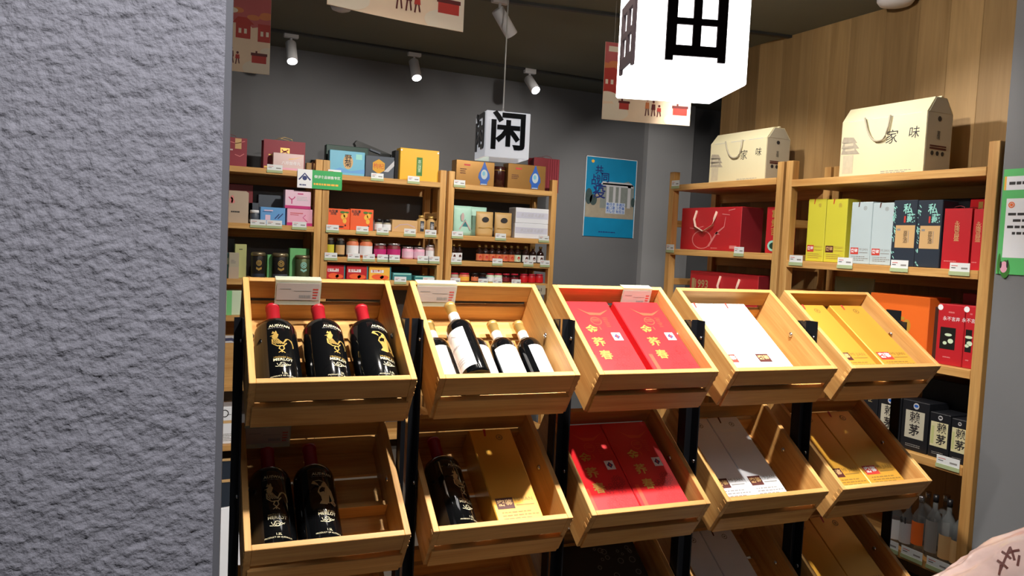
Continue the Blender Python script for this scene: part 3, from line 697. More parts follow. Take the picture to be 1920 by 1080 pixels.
# second
Z = BZ[1]
for k, (a, b) in enumerate(((612.5, 656), (656.5, 700))):
    o, w, h = carton('pear_box', ('left', 'right')[k]+' one of two orange pear drink boxes', 'box', BK(a, b, 391.5+k, Z), .07, ORANGE2, group='orange pear boxes')
    put(o, Shp().ell(w*.18, h*.62, .014, .018).ell(w*.3, h*.7, .014, .018).ell(w*.26, h*.42, .013, .017), PEAR, name='pear_print'); put(o, Shp().ell(w*.16, h*.84, .018, .008).ell(w*.36, h*.84, .014, .006), LEAFG, name='leaf_print')
    put(o, tx(w, h, .25, .8, h*.15, '秋梨膏\n润喉', .01), DARKINK, name='lettering'); put(o, Shp().ell(w*.1, h*.12, .02, .006).ell(w*.3, h*.2, .006, .006), BROWNINK)
for k, (a, b) in enumerate(((704, 719), (720, 735))): jar(('left', 'right')[k]+' small jar with a black lid beside the orange boxes', BK(a, b, 411+k, Z), CREAMS, BLACKLID, WHITE, .25, (.12, .6))
o, w, h = carton('kraft_box', 'low kraft box with a pale arch print, middle unit', 'box', BK(735, 783, 413, Z, .05), .07, KRAFT); put(o, Shp().stroke([(-w*.4, h*.3), (-w*.2, h*.6), (w*.1, h*.68), (w*.4, h*.45)], .008), SILVERPINK)
for k, (a, b) in enumerate(((784, 800), (802, 819))):
    M, w, h = BK(a, b, 404+2*k, Z); r = w/2
    o = lathe('spice_bottle', [(r*.95, 0), (r, .004), (r, h*.74), (r*.5, h*.84), (r*.5, h*.86)], KRAFTP, None, 16, c=(0, r)); o.matrix_world = M; tag(o, ('left', 'right')[k]+' spice bottle with a gold cap at the end of the second shelf', 'bottle')
    lathe('cap', [(r*.6, h*.86), (r*.6, h)], CAPGOLD, o, 14, c=(0, r)); sector('dark_label', r+.0006, h*.1, h*.68, -.45, .45, NAVY, o, c=(0, r)); put(o, Shp().text('花\n椒', 0, h*.4, h*.2), WHITE, name='lettering', curve=(r+.0008, r))
for x, t in ((623, 'left orange pear box'), (679, 'right orange pear box'), (717, 'two black-lidded jars'), (768, 'low kraft box'), (807, 'two spice bottles')): bprice(x, Z, 'price tag below the '+t, .083)
# third: jars
Z = BZ[2]
J3 = [(613, 628, 445, TIN, SILVERLID, LIME, 'tall jar of green tea nearest the post'), (631, 648, 446, TIN, SILVERLID, KRAFT, 'tall jar with a dark character label'),
      (652, 675, 447, FLESHP, CAPGOLD, WHITE, 'wide jar of dried fruit with a white label, left of two'), (677, 701, 448, FLESHP, CAPGOLD, WHITE, 'wide jar of dried fruit with a white label, right of two'),
      (704, 727, 457, DKRED, SILVERLID, MAGENTA, 'squat rose jar with a pink label, left of two'), (729, 754, 457, DKRED, SILVERLID, MAGENTA, 'squat rose jar with a pink label, right of two'),
      (757, 778, 463, PINK, SILVERLID, PINK2, 'pale pink jar with a silver lid, left of two'), (779, 799, 464, PINK, SILVERLID, PINK2, 'pale pink jar with a silver lid, right of two'), (801, 821, 460, SILVERPINK, SILVERLID, WHITE, 'pale jar with a white label by the right post')]
for a, b, yt, bo, li, la, t in J3:
    o = jar(t, BK(a, b, yt, Z), bo, li, la, .14, (.12, .62), 'jars on the third shelf of the middle unit'); w = b-a
for x, t in ((620, 'jar of green tea'), (663, 'left dried fruit jar'), (691, 'right dried fruit jar'), (718, 'left rose jar'), (738, 'right rose jar'), (793, 'pale pink jars'), (813, 'pale jar by the post')): bprice(x, Z, 'price tag under the '+t, .083)
# fourth
Z = BZ[3]
for k, (a, b, m1, m2) in enumerate(((610, 647, GIFTRED, ORANGE2), (650, 690, GIFTRED, ORANGE2), (692, 733, PEAR, ORANGE2))):
    o, w, h = carton('snack_box', ('left red snack box with a food picture', 'middle red snack box with a food picture', 'yellow snack box with a food picture')[k], 'box', BK(a, b, 497+1.5*k, Z), .1, m1, group='picture snack boxes')
    put(o, rc(w, h, .08, .52, .66, .74), WHITE, name='title_panel'); put(o, tx(w, h, .37, .63, h*.2, '豆干零食', .02), REDINK, -.001, name='lettering'); put(o, Shp().ell(-w*.1, h*.22, w*.28, h*.2).ell(w*.2, h*.18, w*.2, h*.16), m2, name='food_picture'); put(o, rc(w, h, .94, 0, 1, 1), TEAL, -.0012)
for k, (a, b, yt) in enumerate(((736, 772, 512), (777, 818, 518))):
    o, w, h = carton('teal_pack', ('left', 'right')[k]+' low teal pack on the fourth shelf of the middle unit', 'box', BK(a, b, yt, Z, .03), .12, TEAL); put(o, rc(w, h, .05, .75, .95, .95), TEALINK)
carton('dark_box', 'dark teal box behind the low teal packs', 'box', BK(733, 768, 500, Z, .2), .08, DKGREEN)
bprice(750, Z, 'price tag below the left teal pack'); bprice(803, Z, 'price tag below the right teal pack')

# ---------------- back unit three, top
Z = BZ[0]
def blossom(o, w, h, u):
    cx = (u-.5)*w; H = h*.92
    s = Shp().poly([(cx-.003, H+.012), (cx+.003, H+.012), (cx+.02, H*.8), (cx+.042, H*.55), (cx+.046, H*.36), (cx+.028, H*.2), (cx+.026, H*.05), (cx-.03, H*.05), (cx-.028, H*.2), (cx-.046, H*.36), (cx-.042, H*.55), (cx-.02, H*.8)])
    put(o, s, BLUEINK, -.0015, 'blue_emblem'); put(o, Shp().ell(cx, H*.52, .026, H*.22).rect(cx-.024, H*.06, cx+.022, H*.1), PALEBLUE, -.0020, 'pale_centre'); put(o, Shp().ell(cx-.004, H*.56, .012, H*.1), SKYB, -.0024, 'emblem_detail')
o, w, h = carton('liquor_box', 'gold liquor box with a blue emblem beneath the cube lantern', 'box', BK(855, 927, 302, Z), .09, GOLDBOX); blossom(o, w, h, .73); put(o, rc(w, h, .2, .78, .36, .85), REDINK); put(o, br(w, h, .1, .45, .28, .7, 3, 9), BROWNINK)
o, w, h = carton('liquor_box', 'gold liquor box with a blue emblem beside the dark red bag', 'box', BK(952, 1023, 309, Z), .09, GOLDBOX); blossom(o, w, h, .72); put(o, rc(w, h, .2, .78, .36, .85), REDINK); put(o, br(w, h, .1, .4, .3, .6, 3, 10), BROWNINK)
M, w, h = BK(928, 951, 312, Z, .05); o = lathe('liquor_tube', [(w*.5, 0), (w*.5, h*.96), (w*.46, h)], mat('maroon_gloss', rgb(58, 26, 24), .2, coat=.4), None, 24, c=(0, w/2)); o.matrix_world = M; tag(o, 'dark maroon liquor tube between the two gold boxes', 'box'); lathe('ring', [(w*.505, h*.8), (w*.505, h*.83)], GOLDINK, o, 24, c=(0, w/2))
M, w, h = BK(1000, 1048, 297, Z, .16)
o, w, h = bag('pleated_bag', 'dark red pleated bag at the right end of the top shelf', 'bag', (M, w, h), .1, DKRED, DKRED)
for k in range(5): box('pleat', w*(.05+.09*k), w*(.09+.09*k), -.004, .0, .02, h-.005, CRIM, o)
bprice(861, Z, 'price tag below the gold box under the lantern')
# second
Z = BZ[1]
def pouch(label, P, d, m, name='stand_pouch', group=None):
    M, w, h = P; bm = bmesh.new(); rows = []
    for k in range(9):
        t = k/8; dd = d*(1-t)**.7*.5+.003; ww = w*(.5 if t > .1 else .47); zz = h*t
        ring = []
        for i in range(16):
            a = 2*math.pi*i/16; cx = math.copysign(abs(math.cos(a))**.6, math.cos(a)); sy = math.sin(a)
            ring.append(bm.verts.new((ww*cx, d*.5+dd*sy, zz)))
        rows.append(ring)
    for a, b in zip(rows, rows[1:]):
        for i in range(16): bm.faces.new((a[i], a[(i+1) % 16], b[(i+1) % 16], b[i]))
    bm.faces.new(rows[0][::-1]); bm.faces.new(rows[-1]); o = finish(name, bm, m, None, True); o.matrix_world = M; tag(o, label, 'pouch', group); return o, w, h
o, w, h = pouch('mint green pouch behind the left kraft pouch', BK(876, 914, 388, Z, .10), .05, MINTBAG); put(o, Shp().poly([(0, h*.25), (w*.2, h*.8), (w*.3, h*.3)]), TEAL, .004, 'mountain_print')
o, w, h = pouch('mint green pouch with a pink print by the shelf post', BK(852, 886, 386, Z, .03), .05, MINTBAG); put(o, Shp().ell(-w*.05, h*.62, .012, .03).stroke([(-w*.2, h*.2), (w*.1, h*.5), (w*.4, h*.2)], .01), SILVERPINK, .0, 'blossom_print'); put(o, Shp().poly([(-w*.1, h*.3), (w*.1, h*.55), (w*.3, h*.3)]), TEAL, .002, 'mountain_print')
for k, (a, b) in enumerate(((895, 927), (930, 962))):
    o, w, h = pouch(('left', 'right')[k]+' kraft paper pouch with a black oval mark', BK(a, b, 397+2*k, Z, .03), .06, KRAFTP, 'kraft_pouch', 'kraft pouches'); put(o, Shp().ell(w*.0, h*.68, w*.2, h*.11, 18), DARKINK, .008, 'oval_mark'); put(o, Shp().stroke([(-w*.4, h*.36), (-w*.1, h*.33), (w*.2, h*.37), (w*.42, h*.33)], .005), GOLDINK, .003, 'wavy_line')
hh = 0
for k, (a, b, yt) in enumerate(((965, 1029, 419.5), (967, 1031, 391))):
    M, w, h = BK(a, b, yt, Z+hh, .03); o, w, h = carton('white_carton', ('lower white carton with grey lettering, right back unit', 'upper white carton stacked on its twin')[k], 'carton', (M, w, h), .12, WHITE2); hh += h+.001
    put(o, rc(w, h, .02, .32, .98, .72), mat('lavender_band', rgb(206, 208, 226), .5), name='pale_band'); put(o, tx(w, h, .5, .52, h*.24, '手工挂面 礼盒装', 0, .3), LGREYINK, -.001, name='lettering')
bprice(857, Z, 'price tag below the mint pouch'); bprice(938, Z, 'price tag below the right kraft pouch'); bprice(1019, Z, 'price tag below the white cartons')
# third: sauce bottles
Z = BZ[2]
def sauce(P, lab, label, capm=CAPGOLD):
    M, w, h = P; r = w/2
    o = lathe('sauce_bottle', [(r*.95, 0), (r, .003), (r, h*.55), (r*.9, h*.64), (r*.36, h*.76), (r*.34, h*.86)], SAUCE, None, 16, c=(0, r)); o.matrix_world = M; tag(o, label, 'bottle', 'small sauce bottles on the third shelf')
    lathe('cap', [(r*.42, h*.86), (r*.46, h*.88), (r*.46, h*.98), (r*.4, h)], capm, o, 14, c=(0, r))
    sector('paper_label', r+.0006, h*.06, h*.46, -1.4, 1.4, lab, o, c=(0, r)); put(o, Shp().ell(0, h*.26, r*.4, h*.11, 12), REDINK if lab != WHITE else BROWNINK, name='label_mark', curve=(r+.001, r))
for k, x in enumerate((852.5, 863)): sauce(BK(x-5.5, x+5.5, 457, Z), WHITE, ('left', 'right')[k]+' of two white-labelled sauce bottles by the shelf post')
ORD = ['first', 'second', 'third', 'fourth', 'fifth', 'sixth', 'seventh', 'eighth', 'ninth', 'tenth']
for k, x in enumerate((901, 913, 925, 937, 949, 961)): sauce(BK(x-6, x+6, 459+.4*k, Z), FLESHP, ORD[k]+' orange-labelled sauce bottle from the left in the row')
sauce(BK(967, 979, 461.5, Z), PALEGREEN, 'sauce bottle with a pale green label next to the orange-labelled row')
for k, x in enumerate((988, 1002, 1016)): sauce(BK(x-6, x+6, 462+.5*k, Z), WHITE, ('left', 'middle', 'right')[k]+' of three white-labelled sauce bottles at the right end')
for x, t in ((855, 'two white-labelled sauce bottles'), (932, 'orange-labelled sauce bottles'), (990, 'three white-labelled bottles, left'), (1021, 'three white-labelled bottles, right')): bprice(x, Z, 'price tag under the '+t, .08)
# fourth: small jars
Z = BZ[3]
J4 = [(847, 862, CREAMS, REDLID, SILVERPINK, 'small jar of pale paste with a red lid by the shelf post'), (864, 883, FLESHP, REDLID, PEAR, 'small orange jar with a red lid'), (886, 899, SAUCE, BLACKLID, FLESHP, 'dark jar with a black lid, left of two'), (901, 914, SAUCE, BLACKLID, NAVY, 'dark jar with a black lid, right of two'),
      (915, 929, PALEGREEN, REDLID, WHITE, 'red-lidded jar with a white label, left of two'), (930, 944, PALEGREEN, REDLID, WHITE, 'red-lidded jar with a white label, right of two'), (945, 958, SAUCE, REDLID, DKRED, 'dark red jar with a red lid, left of two'), (960, 975, SAUCE, REDLID, DKRED, 'dark red jar with a red lid, right of two'),
      (978, 992, GIFTRED, REDLID, RED, 'bright red jar at the end of the shelf, left of three'), (993, 1006, GIFTRED, REDLID, RED, 'bright red jar at the end of the shelf, middle of three'), (1007, 1021, GIFTRED, REDLID, RED, 'bright red jar at the end of the shelf, right of three')]
for k, (a, b, bo, li, la, t) in enumerate(J4): jar(t, BK(a, b, 512+.25*k, Z), bo, li, la, .16, (.1, .58), 'small jars on the fourth shelf')
for x, t in ((853, 'pale paste jar'), (905, 'two dark jars'), (932, 'white-labelled jars'), (967, 'dark red jars')): bprice(x, Z, 'price tag below the '+t, .075)
p = PY(1012, 540, YS-.02); o = box('small_sign', -.05, .05, 0, .004, 0, .07, CREAMS, None); o.matrix_world = MT(p.x, YS-.02, p.z-.05); tag(o, 'small beige shelf sign with black script behind the second crate', 'sign')
put(o, Shp().text('e-1', .0, .035, .035, .02), DARKINK, name='lettering')

# ---------------- blue poster on the back wall
def poster():
    a, b, c, d = PY(1099, 293, YB-.004), PY(1194, 300, YB-.004), PY(1187, 446, YB-.004), PY(1092, 443, YB-.004)
    w, h = (b.x-a.x+c.x-d.x)/2, (a.z+b.z-c.z-d.z)/2
    o = box('wall_poster', -w/2, w/2, -.006, 0, 0, h, POSTB, None, .001); o.matrix_world = MT((a.x+c.x)/2, YB-.001, (c.z+d.z)/2); tag(o, 'blue poster with dark blue characters on the grey back wall', 'poster')
    def q(s, m, y, nm): s.v = [((x-.5)*w, z*h) for x, z in s.v]; put(o, s, m, -.006-y, nm)
    q(Shp().poly([(.02, .24), (.98, .24), (.98, .42), (.6, .6), (.02, .5)]), POSTT, .0004, 'plaza_print')
    q(Shp().poly([(.3, .62), (.85, .72), (.97, .66), (.97, .40), (.3, .36)]), POSTG, .0008, 'gate_print')
    q(Shp().rect(.34, .64, .95, .68).poly([(.34, .70), (.9, .70), (.97, .66), (.3, .66)]), LGREYINK, .0012, 'gate_beam_print')
    q(Shp().rect(.42, .42, .47, .64).rect(.55, .42, .6, .64).rect(.66, .42, .7, .64).rect(.84, .38, .9, .66), LGREYINK, .0012, 'column_print')
    q(Shp().ell(.08, .50, .07, .10).ell(.17, .46, .07, .07).ell(.955, .46, .04, .06), POSTD, .0014, 'tree_print')
    q(Shp().rect(.42, .30, .80, .44), mat('poster_pale_panel', rgb(196, 206, 216), .5), .0018, 'pale_panel')
    s = Shp()
    for z, t in ((.42, '众志成城 守望相助'), (.372, '戴口罩 勤洗手'), (.322, '武汉加油 中国必胜')): pass
    for k, z in enumerate((.412, .368, .324)):
        s.text(('勤洗手 多通风', '戴口罩 少聚集', '齐防控 有担当')[k], .61, 0, .058, .012); n = len(TXT[(('勤洗手 多通风', '戴口罩 少聚集', '齐防控 有担当')[k], .012, 0)][0]); s.v[-n:] = [(x, z+v*w/h) for x, v in s.v[-n:]]
    q(s, BLUEINK, .0022, 'lettering')
    for t, x, z, sz in (('共', .26, .83, .16), ('同', .38, .74, .17), ('战', .2, .70, .19), ('疫', .28, .56, .26)):
        s = Shp().text(t, 0, 0, sz, .012); s.v = [(x+a_, z+b_*w/h) for a_, b_ in s.v]; q(s, NAVYINK, .0024, 'lettering')
    q(Shp().bars(.3, .055, .66, .075, 1, .6, 3), NAVYINK, .001, 'small_print'); q(Shp().ell(.13, .94, .03, .02), PEAR, .001, 'small_logo')
    for nm, r in (('frame_edge', (-.5, -.49, 0, 1)), ('frame_edge', (.49, .5, 0, 1))): box(nm, r[0]*w, r[1]*w, -.009, 0, 0, h, WHITE, o)
    box('frame_edge', -w/2, w/2, -.009, 0, h-.005, h, WHITE, o)
poster()

# ---------------- right shelves
def house_bag(label, P, d):
    M, w, h = P; hb = h*.80; g = d*.28
    o = prism('gift_carrier', [(0, 0), (0, hb), (g, h), (d-g, h), (d, hb), (d, 0)], 0, -w/2, w/2, CREAM); o.matrix_world = M; tag(o, label, 'gift box', 'cream pagoda gift boxes')
    box('side_flap', w/2, w/2+.002, .004, d-.004, .002, hb, CREAMS, o); prism('roof_flap', [(.012, hb), (g+.004, h-.004), (d-g-.004, h-.004), (d-.012, hb)], 0, w/2, w/2+.003, CREAMS, o)
    box('ridge_fold', -w/2, w/2+.004, d*.47, d*.53, h, h+.006, CREAM, o)
    ty = lambda z: -.006
    pts = []
    for k in range(13):
        t = k/12; x = -w*.20+w*.30*t; z = hb*1.02-h*.36*(1-(2*t-1.0)**2)**.8 - h*.02*math.sin(t*9); pts.append((x+.02*math.sin(t*3), -.010, z))
    tube('cord_handle', pts, .0045, CREAMS, o, 8)
    put(o, Shp().text('家', w*.12, h*.50, h*.20, .0, .1), DARKINK, name='lettering'); put(o, Shp().text('味', w*.37, h*.53, h*.17, .0, .1), DARKINK, name='lettering')
    s = Shp()
    for k, (z, ww) in enumerate(((.50, .20), (.42, .23), (.34, .24))):
        s.poly([(-w*.49, z*h), (-w*.49+w*ww, z*h-.006), (-w*.49+w*ww*.75, z*h+.022), (-w*.47, z*h+.028)])
    put(o, s, mat('taupe_ink', rgb(168, 158, 140), .6, var=.2, vscale=60), name='pagoda_roof_print'); put(o, Shp().rect(-w*.46, h*.06, -w*.33, h*.32).rect(-w*.45, h*.45, -w*.34, h*.49).rect(-w*.44, h*.38, -w*.32, h*.41), mat('pale_taupe_ink', rgb(200, 190, 164), .6, var=.15, vscale=40), -.0008, name='pagoda_wall_print')
    put(o, Shp().bars(w*.02, h*.03, w*.42, h*.075, 2, .35, 6), GREYINK, name='small_print'); put(o, Shp().rect(-w*.42, hb*.985, -w*.2, hb*.995).rect(-w*.12, hb*.985, w*.14, hb*.995).rect(w*.2, hb*.985, w*.44, hb*.995), LGREYINK, name='fold_line')
    put(o, Shp().rect(d*.16, h*.355, d*.80, h*.375).rect(d*.16, h*.32, d*.80, h*.345), BROWNINK, -.003, 'printed_bar', face='right', w=w)
    s = Shp()
    for k in range(3): s.ell(d*(.27+.2*k), h*.27, d*.06, d*.06, 12)
    s.ell(d*.47, h*.72, d*.07, h*.035).text('家\n味', d*.47, h*.5, h*.07)
    put(o, s, DARKINK, -.003, 'round_mark', face='right', w=w)
    return o
Z = 1.897
house_bag('cream pagoda gift box on top of the far panelled shelf', RT(1332, 1436, 245, Z, .08), .17)
house_bag('cream pagoda gift box on top of the near panelled shelf, the larger in view', RT(1578, 1735, 192, 1.880, .07), .17)
def ribbon_box(label, P, d, year):
    o, w, h = carton('gift_box', label, 'gift box', P, d, GIFTRED)
    box('side_face', w/2, w/2+.001, .002, d-.002, .002, h-.002, DKRED, o)
    pts = lambda a, b, s: [(a, -.004, h*.93), (a-.01*s, -.014, h*.72), (a+.004*s, -.012, h*.55), ((a+b)/2, -.016, h*.44), (b-.004*s, -.012, h*.58), (b+.012*s, -.014, h*.74), (b+.02*s, -.004, h*.9)]
    if not year:
        tube('ribbon_handle', pts(-w*.22, w*.08, 1), .009, RIBBON, o, 8, .003)
        put(o, Shp().ell(-w*.12, h*.25, w*.17, h*.22, 20), ROSEPR, name='fan_print'); put(o, Shp().ell(-w*.12, h*.25, w*.155, h*.20, 20), GIFTRED, -.0010, name='fan_inner_print')
        put(o, Shp().stroke([(w*.0, h*.1), (w*.12, h*.4), (w*.24, h*.55), (w*.26, h*.78)], .016, True).stroke([(-w*.34, h*.52), (-w*.24, h*.5), (-w*.1, h*.56)], .004).stroke([(w*.2, h*.84), (w*.32, h*.82), (w*.3, h*.92), (w*.4, h*.95)], .005).poly([(w*.08, h*.38), (w*.18, h*.37), (w*.13, h*.44)]), ROSEPR, -.0012, name='phoenix_print')
        put(o, Shp().bars(w*.04, h*.05, w*.2, h*.08, 1, .6, 2).rect(w*.34, h*.06, w*.45, h*.13), ROSEPR, name='small_print')
    else:
        tube('ribbon_handle', pts(-w*.02, w*.22, 1), .009, RIBBON, o, 8, .003); put(o, Shp().text('1993', -w*.32, h*.72, h*.24, .02).rect(-w*.47, h*.62, -w*.42, h*.84), DGOLDINK, name='lettering')
    return o
Z2 = 1.503
ribbon_box('red ribbon-handled gift box with a rose fan print on the far shelf', RT(1277, 1389, 389, Z2, .06), .16, False)
o, w, h = carton('gift_box', 'red gift box with upright gold characters by the shelf post', 'gift box', RT(1436, 1466, 388, Z2, .10), .10, GIFTRED)
put(o, Shp().text('富贵吉祥'[0], .0, h*.84, .045, .02).text('贵', .0, h*.64, .045, .02).text('吉', .0, h*.46, .045, .02), GOLDINK, name='lettering'); put(o, Shp().ell(0, h*.16, .04, .03), TEALINK, name='green_seal'); put(o, Shp().ell(0, h*.16, .026, .018), DKGREEN, -.001, name='seal_centre')
ribbon_box('low red ribbon-handled gift box marked 1993, behind the third and fourth crates', RT(1292, 1420, 512, 1.10, .06), .16, True)
rprice(1268, 1.897, 'price tag at the far end of the top shelf by the panelling'); rprice(1258, Z2, 'price tag at the far post, second shelf by the panelling'); rprice(1387, Z2, 'price tag at the corner of the red ribbon box')
# near unit, second shelf
Z2 = 1.472
def wine_box(o, w, h, ink, red=REDINK, strap=REDINK):
    put(o, Shp().poly([(-w*.16, h), (-w*.10, h), (-w*.14, h*.92), (-w*.18, h*.92)]), strap, name='red_strap'); put(o, Shp().ring(w*.16, h*.90, w*.07, w*.02, 14).ell(w*.16, h*.9, w*.03, w*.03, 8), ink, name='round_seal')
    put(o, Shp().rect(-w*.42, h*.155, -w*.04, h*.262), red, name='red_block'); put(o, Shp().text('密鉴', -w*.23, h*.208, w*.17, .02), WHITE if red is REDINK else KRAFT, -.0010, name='lettering')
    put(o, Shp().text('MI JIAN', w*.2, h*.235, w*.13), ink, name='lettering'); put(o, Shp().bars(-w*.36, h*.055, w*.44, h*.145, 3, .4, 5).rect(-w*.0, h*.18, w*.4, h*.19), ink, name='small_print')
for k, (a, b) in enumerate(((1513, 1546), (1547, 1586))):
    o, w, h = carton('liquor_box', ('left', 'right')[k]+' one of the lime yellow liquor boxes on the shelf', 'box', RT(a, b, 373.5, Z2, .06), .09, LIME); wine_box(o, w, h, GOLDINK, (REDINK, BROWNINK)[k])
for k, (a, b) in enumerate(((1594, 1633), (1633.5, 1674))):
    o, w, h = carton('liquor_box', ('left', 'right')[k]+' one of the pale blue liquor boxes on the shelf', 'box', RT(a, b, 379+1.5*k, Z2, .03), .09, PALEBLUE); wine_box(o, w, h, GREYINK, REDINK, BROWNINK)
for k, (a, b) in enumerate(((1672, 1717), (1717.5, 1764))):
    o, w, h = carton('liquor_box', ('left', 'right')[k]+' one of the navy liquor boxes with brush characters', 'box', RT(a, b, 375.5, Z2, .03), .10, NAVY)
    put(o, Shp().text('私', w*.12, h*.86, h*.16, .02).text('藏', w*.26, h*.72, h*.14, .02), TEALINK, name='lettering'); put(o, Shp().rect(-w*.02, h*.66, w*.05, h*.76), REDINK, name='red_seal')
    put(o, Shp().rect(-w*.34, h*.28, w*.46, h*.62), KRAFT, name='kraft_panel'); put(o, Shp().text('原浆酒', w*.08, h*.43, h*.07).v and Shp().text('原\n浆\n酒', w*.08, h*.44, h*.075), DARKINK, -.001, name='lettering'); put(o, Shp().rect(-w*.28, h*.54, -w*.14, h*.57).rect(w*.2, h*.36, w*.22, h*.54), GREYINK, -.001)
    s = Shp(); rnn = random.Random(k)
    for j in range(26): s.ell(-w*.47+rnn.random()*w*.11, h*(.03+.94*rnn.random()), w*(.008+.02*rnn.random()), h*(.008+.03*rnn.random()), 7, rnn.random())
    put(o, s, TEALINK, name='splash_print')
for k, (a, b, yt) in enumerate(((1768, 1819, 391), (1823, 1872, 392))):
    o, w, h = bag('liquor_bag', ('left', 'right')[k]+' tall red liquor bag at the end of the second shelf', 'bag', RT(a, b, yt, Z2, .03), .09, GIFTRED, DKRED)
    put(o, Shp().text('永\n隆\n昌\n盛', 0, h*.62, h*.10), KRAFT, name='lettering'); put(o, Shp().bars(-w*.4, h*.12, w*.1, h*.15, 1, .5, 3), ROSEPR, name='small_print')
carton('gift_box', 'black-navy box standing behind the tall red bags', 'box', RT(1760, 1815, 373, Z2, .15), .12, BLACKBD)
o, w, h = carton('gift_box', 'bright red box with a gold mark behind the tall red bags', 'gift box', RT(1814, 1870, 373, Z2, .14), .12, RED); put(o, Shp().rect(-w*.2, h*.84, -w*.05, h*.96), GOLDINK)
for x, t in ((1494, 'lime yellow boxes'), (1586, 'pale blue boxes'), (1688, 'navy boxes'), (1801, 'tall red bags')): rprice(x, Z2, 'price tag in front of the '+t, .085)
# third shelf
Z3 = 1.075
o, w, h = carton('gift_box', 'plain orange box with a black window behind the fifth crate', 'gift box', RT(1628, 1740, 553, Z3, .08), .14, ORANGE)
put(o, rc(w, h, .30, .45, .56, .74), BLACKBD, name='black_window'); put(o, Shp().ell(w*.08, h*.62, .012, .008).ell(w*.16, h*.5, .02, .03), GOLD, name='gold_print')
carton('dark_box', 'dark brown box between the orange box and the red window boxes', 'box', RT(1742, 1760, 575, Z3, .12), .12, mat('dark_brown_board', rgb(64, 40, 34), .5))
for k, (a, b) in enumerate(((1756, 1806), (1807, 1852))):
    o, w, h = carton('window_box', ('left', 'right')[k]+' one of the red boxes with a clear window and round seal', 'box', RT(a, b, 571+4*k, Z3, .03), .10, GIFTRED)
    put(o, rc(w, h, .14, .26, .72, .62), TIN, name='window_pane'); put(o, Shp().ell(-w*.05, h*.50, .016, .006).ell(w*.05, h*.40, .012, .010).ell(-w*.16, h*.36, .009, .007), PALEGREEN, -.0010, name='window_content')
    put(o, Shp().ell(-w*.42, h*.94, .012, .012), WHITE, name='round_seal'); put(o, Shp().text('永不言弃', w*.02, h*.76, h*.075), WHITE, name='lettering'); put(o, Shp().bars(-w*.1, h*.86, w*.15, h*.9, 1, .6, 7).bars(-w*.2, h*.12, w*.1, h*.15, 1, .6, 8), ROSEPR, name='small_print')
carton('gift_box', 'dark crimson box behind the red window boxes', 'box', RT(1800, 1850, 551, Z3, .16), .10, DKRED)
o, w, h = pouch('clear greenish bag lying behind the fifth crate', RT(1553, 1628, 520, Z3+.155, .12), .08, mat('clear_green_wrap', rgb(150, 166, 130), .2, alpha=.7), 'clear_bag')
carton('carton', 'low brown carton under the clear greenish bag', 'carton', (lambda P_: (P_[0], P_[1], .15))(RT(1556, 1626, 546, Z3, .11)), .12, KRAFT)
# fourth shelf: black liquor cartons
Z4 = .682
def laimao(label, P, d, panel, wide):
    o, w, h = carton('liquor_carton', label, 'box', P, d, BLACKBD, group='black liquor cartons')
    a, b = (-.36, .36) if wide else (-.42, .42)
    put(o, Shp().rect(a*w, h*.25, b*w, h*.80), panel, name='label_panel')
    cx = 0 if wide else w*.12; sz = min(w*.66, h*.24)
    put(o, Shp().text('賴', cx, h*.66, sz, .006).text('茅', cx, h*.40, sz, .02), DARKINK, -.0010, name='lettering')
    if not wide: put(o, Shp().rect(-w*.38, h*.3, -w*.24, h*.7), LGREENB, -.0009, name='side_strip')
    put(o, Shp().ell(w*.02, h*.90, w*.11, w*.11, 18), LGREYINK, name='round_badge'); put(o, Shp().ell(w*.02, h*.905, w*.08, w*.05, 12), BLUEINK if wide else DARKINK, -.001, name='badge_centre'); put(o, Shp().bars(-w*.3, h*.08, w*.3, h*.15, 2, .4, 4), GREYINK, name='small_print')
    return o
PANELA = mat('silver_label_panel', rgb(190, 186, 168), .4); PANELB = mat('cream_label_panel', rgb(206, 200, 160), .45)
M, w, h = RT(1690, 1740, 752, Z4, .03)
laimao('black liquor carton with a tall silver character panel', (M, w, h), .13, PANELA, True)
M, w, h = RT(1645, 1688, 742, Z4, .06); laimao('black liquor carton seen edge-on behind the fifth crate', (M, w, h), .13, PANELA, True)
laimao('shorter black liquor carton with a cream panel, left of two', RT(1741, 1780, 775, Z4, .03), .13, PANELB, False)
laimao('shorter black liquor carton with a cream panel, right of two', RT(1781, 1826, 788, Z4, .03), .13, PANELB, False)
carton('black_case', 'large black case standing behind the black liquor cartons', 'case', RT(1725, 1838, 716, Z4, .18), .14, BLACKBD)
o, w, h = carton('dark_carton', 'dark carton with a pale corner character behind the fifth crate', 'box', RT(1598, 1644, 735, Z4, .06), .12, BLACKBD); put(o, Shp().text('正', w*.2, h*.85, h*.12, .02), DGOLDINK, name='lettering')
rprice(1779, Z4, 'price tag in front of the black liquor cartons', .10)
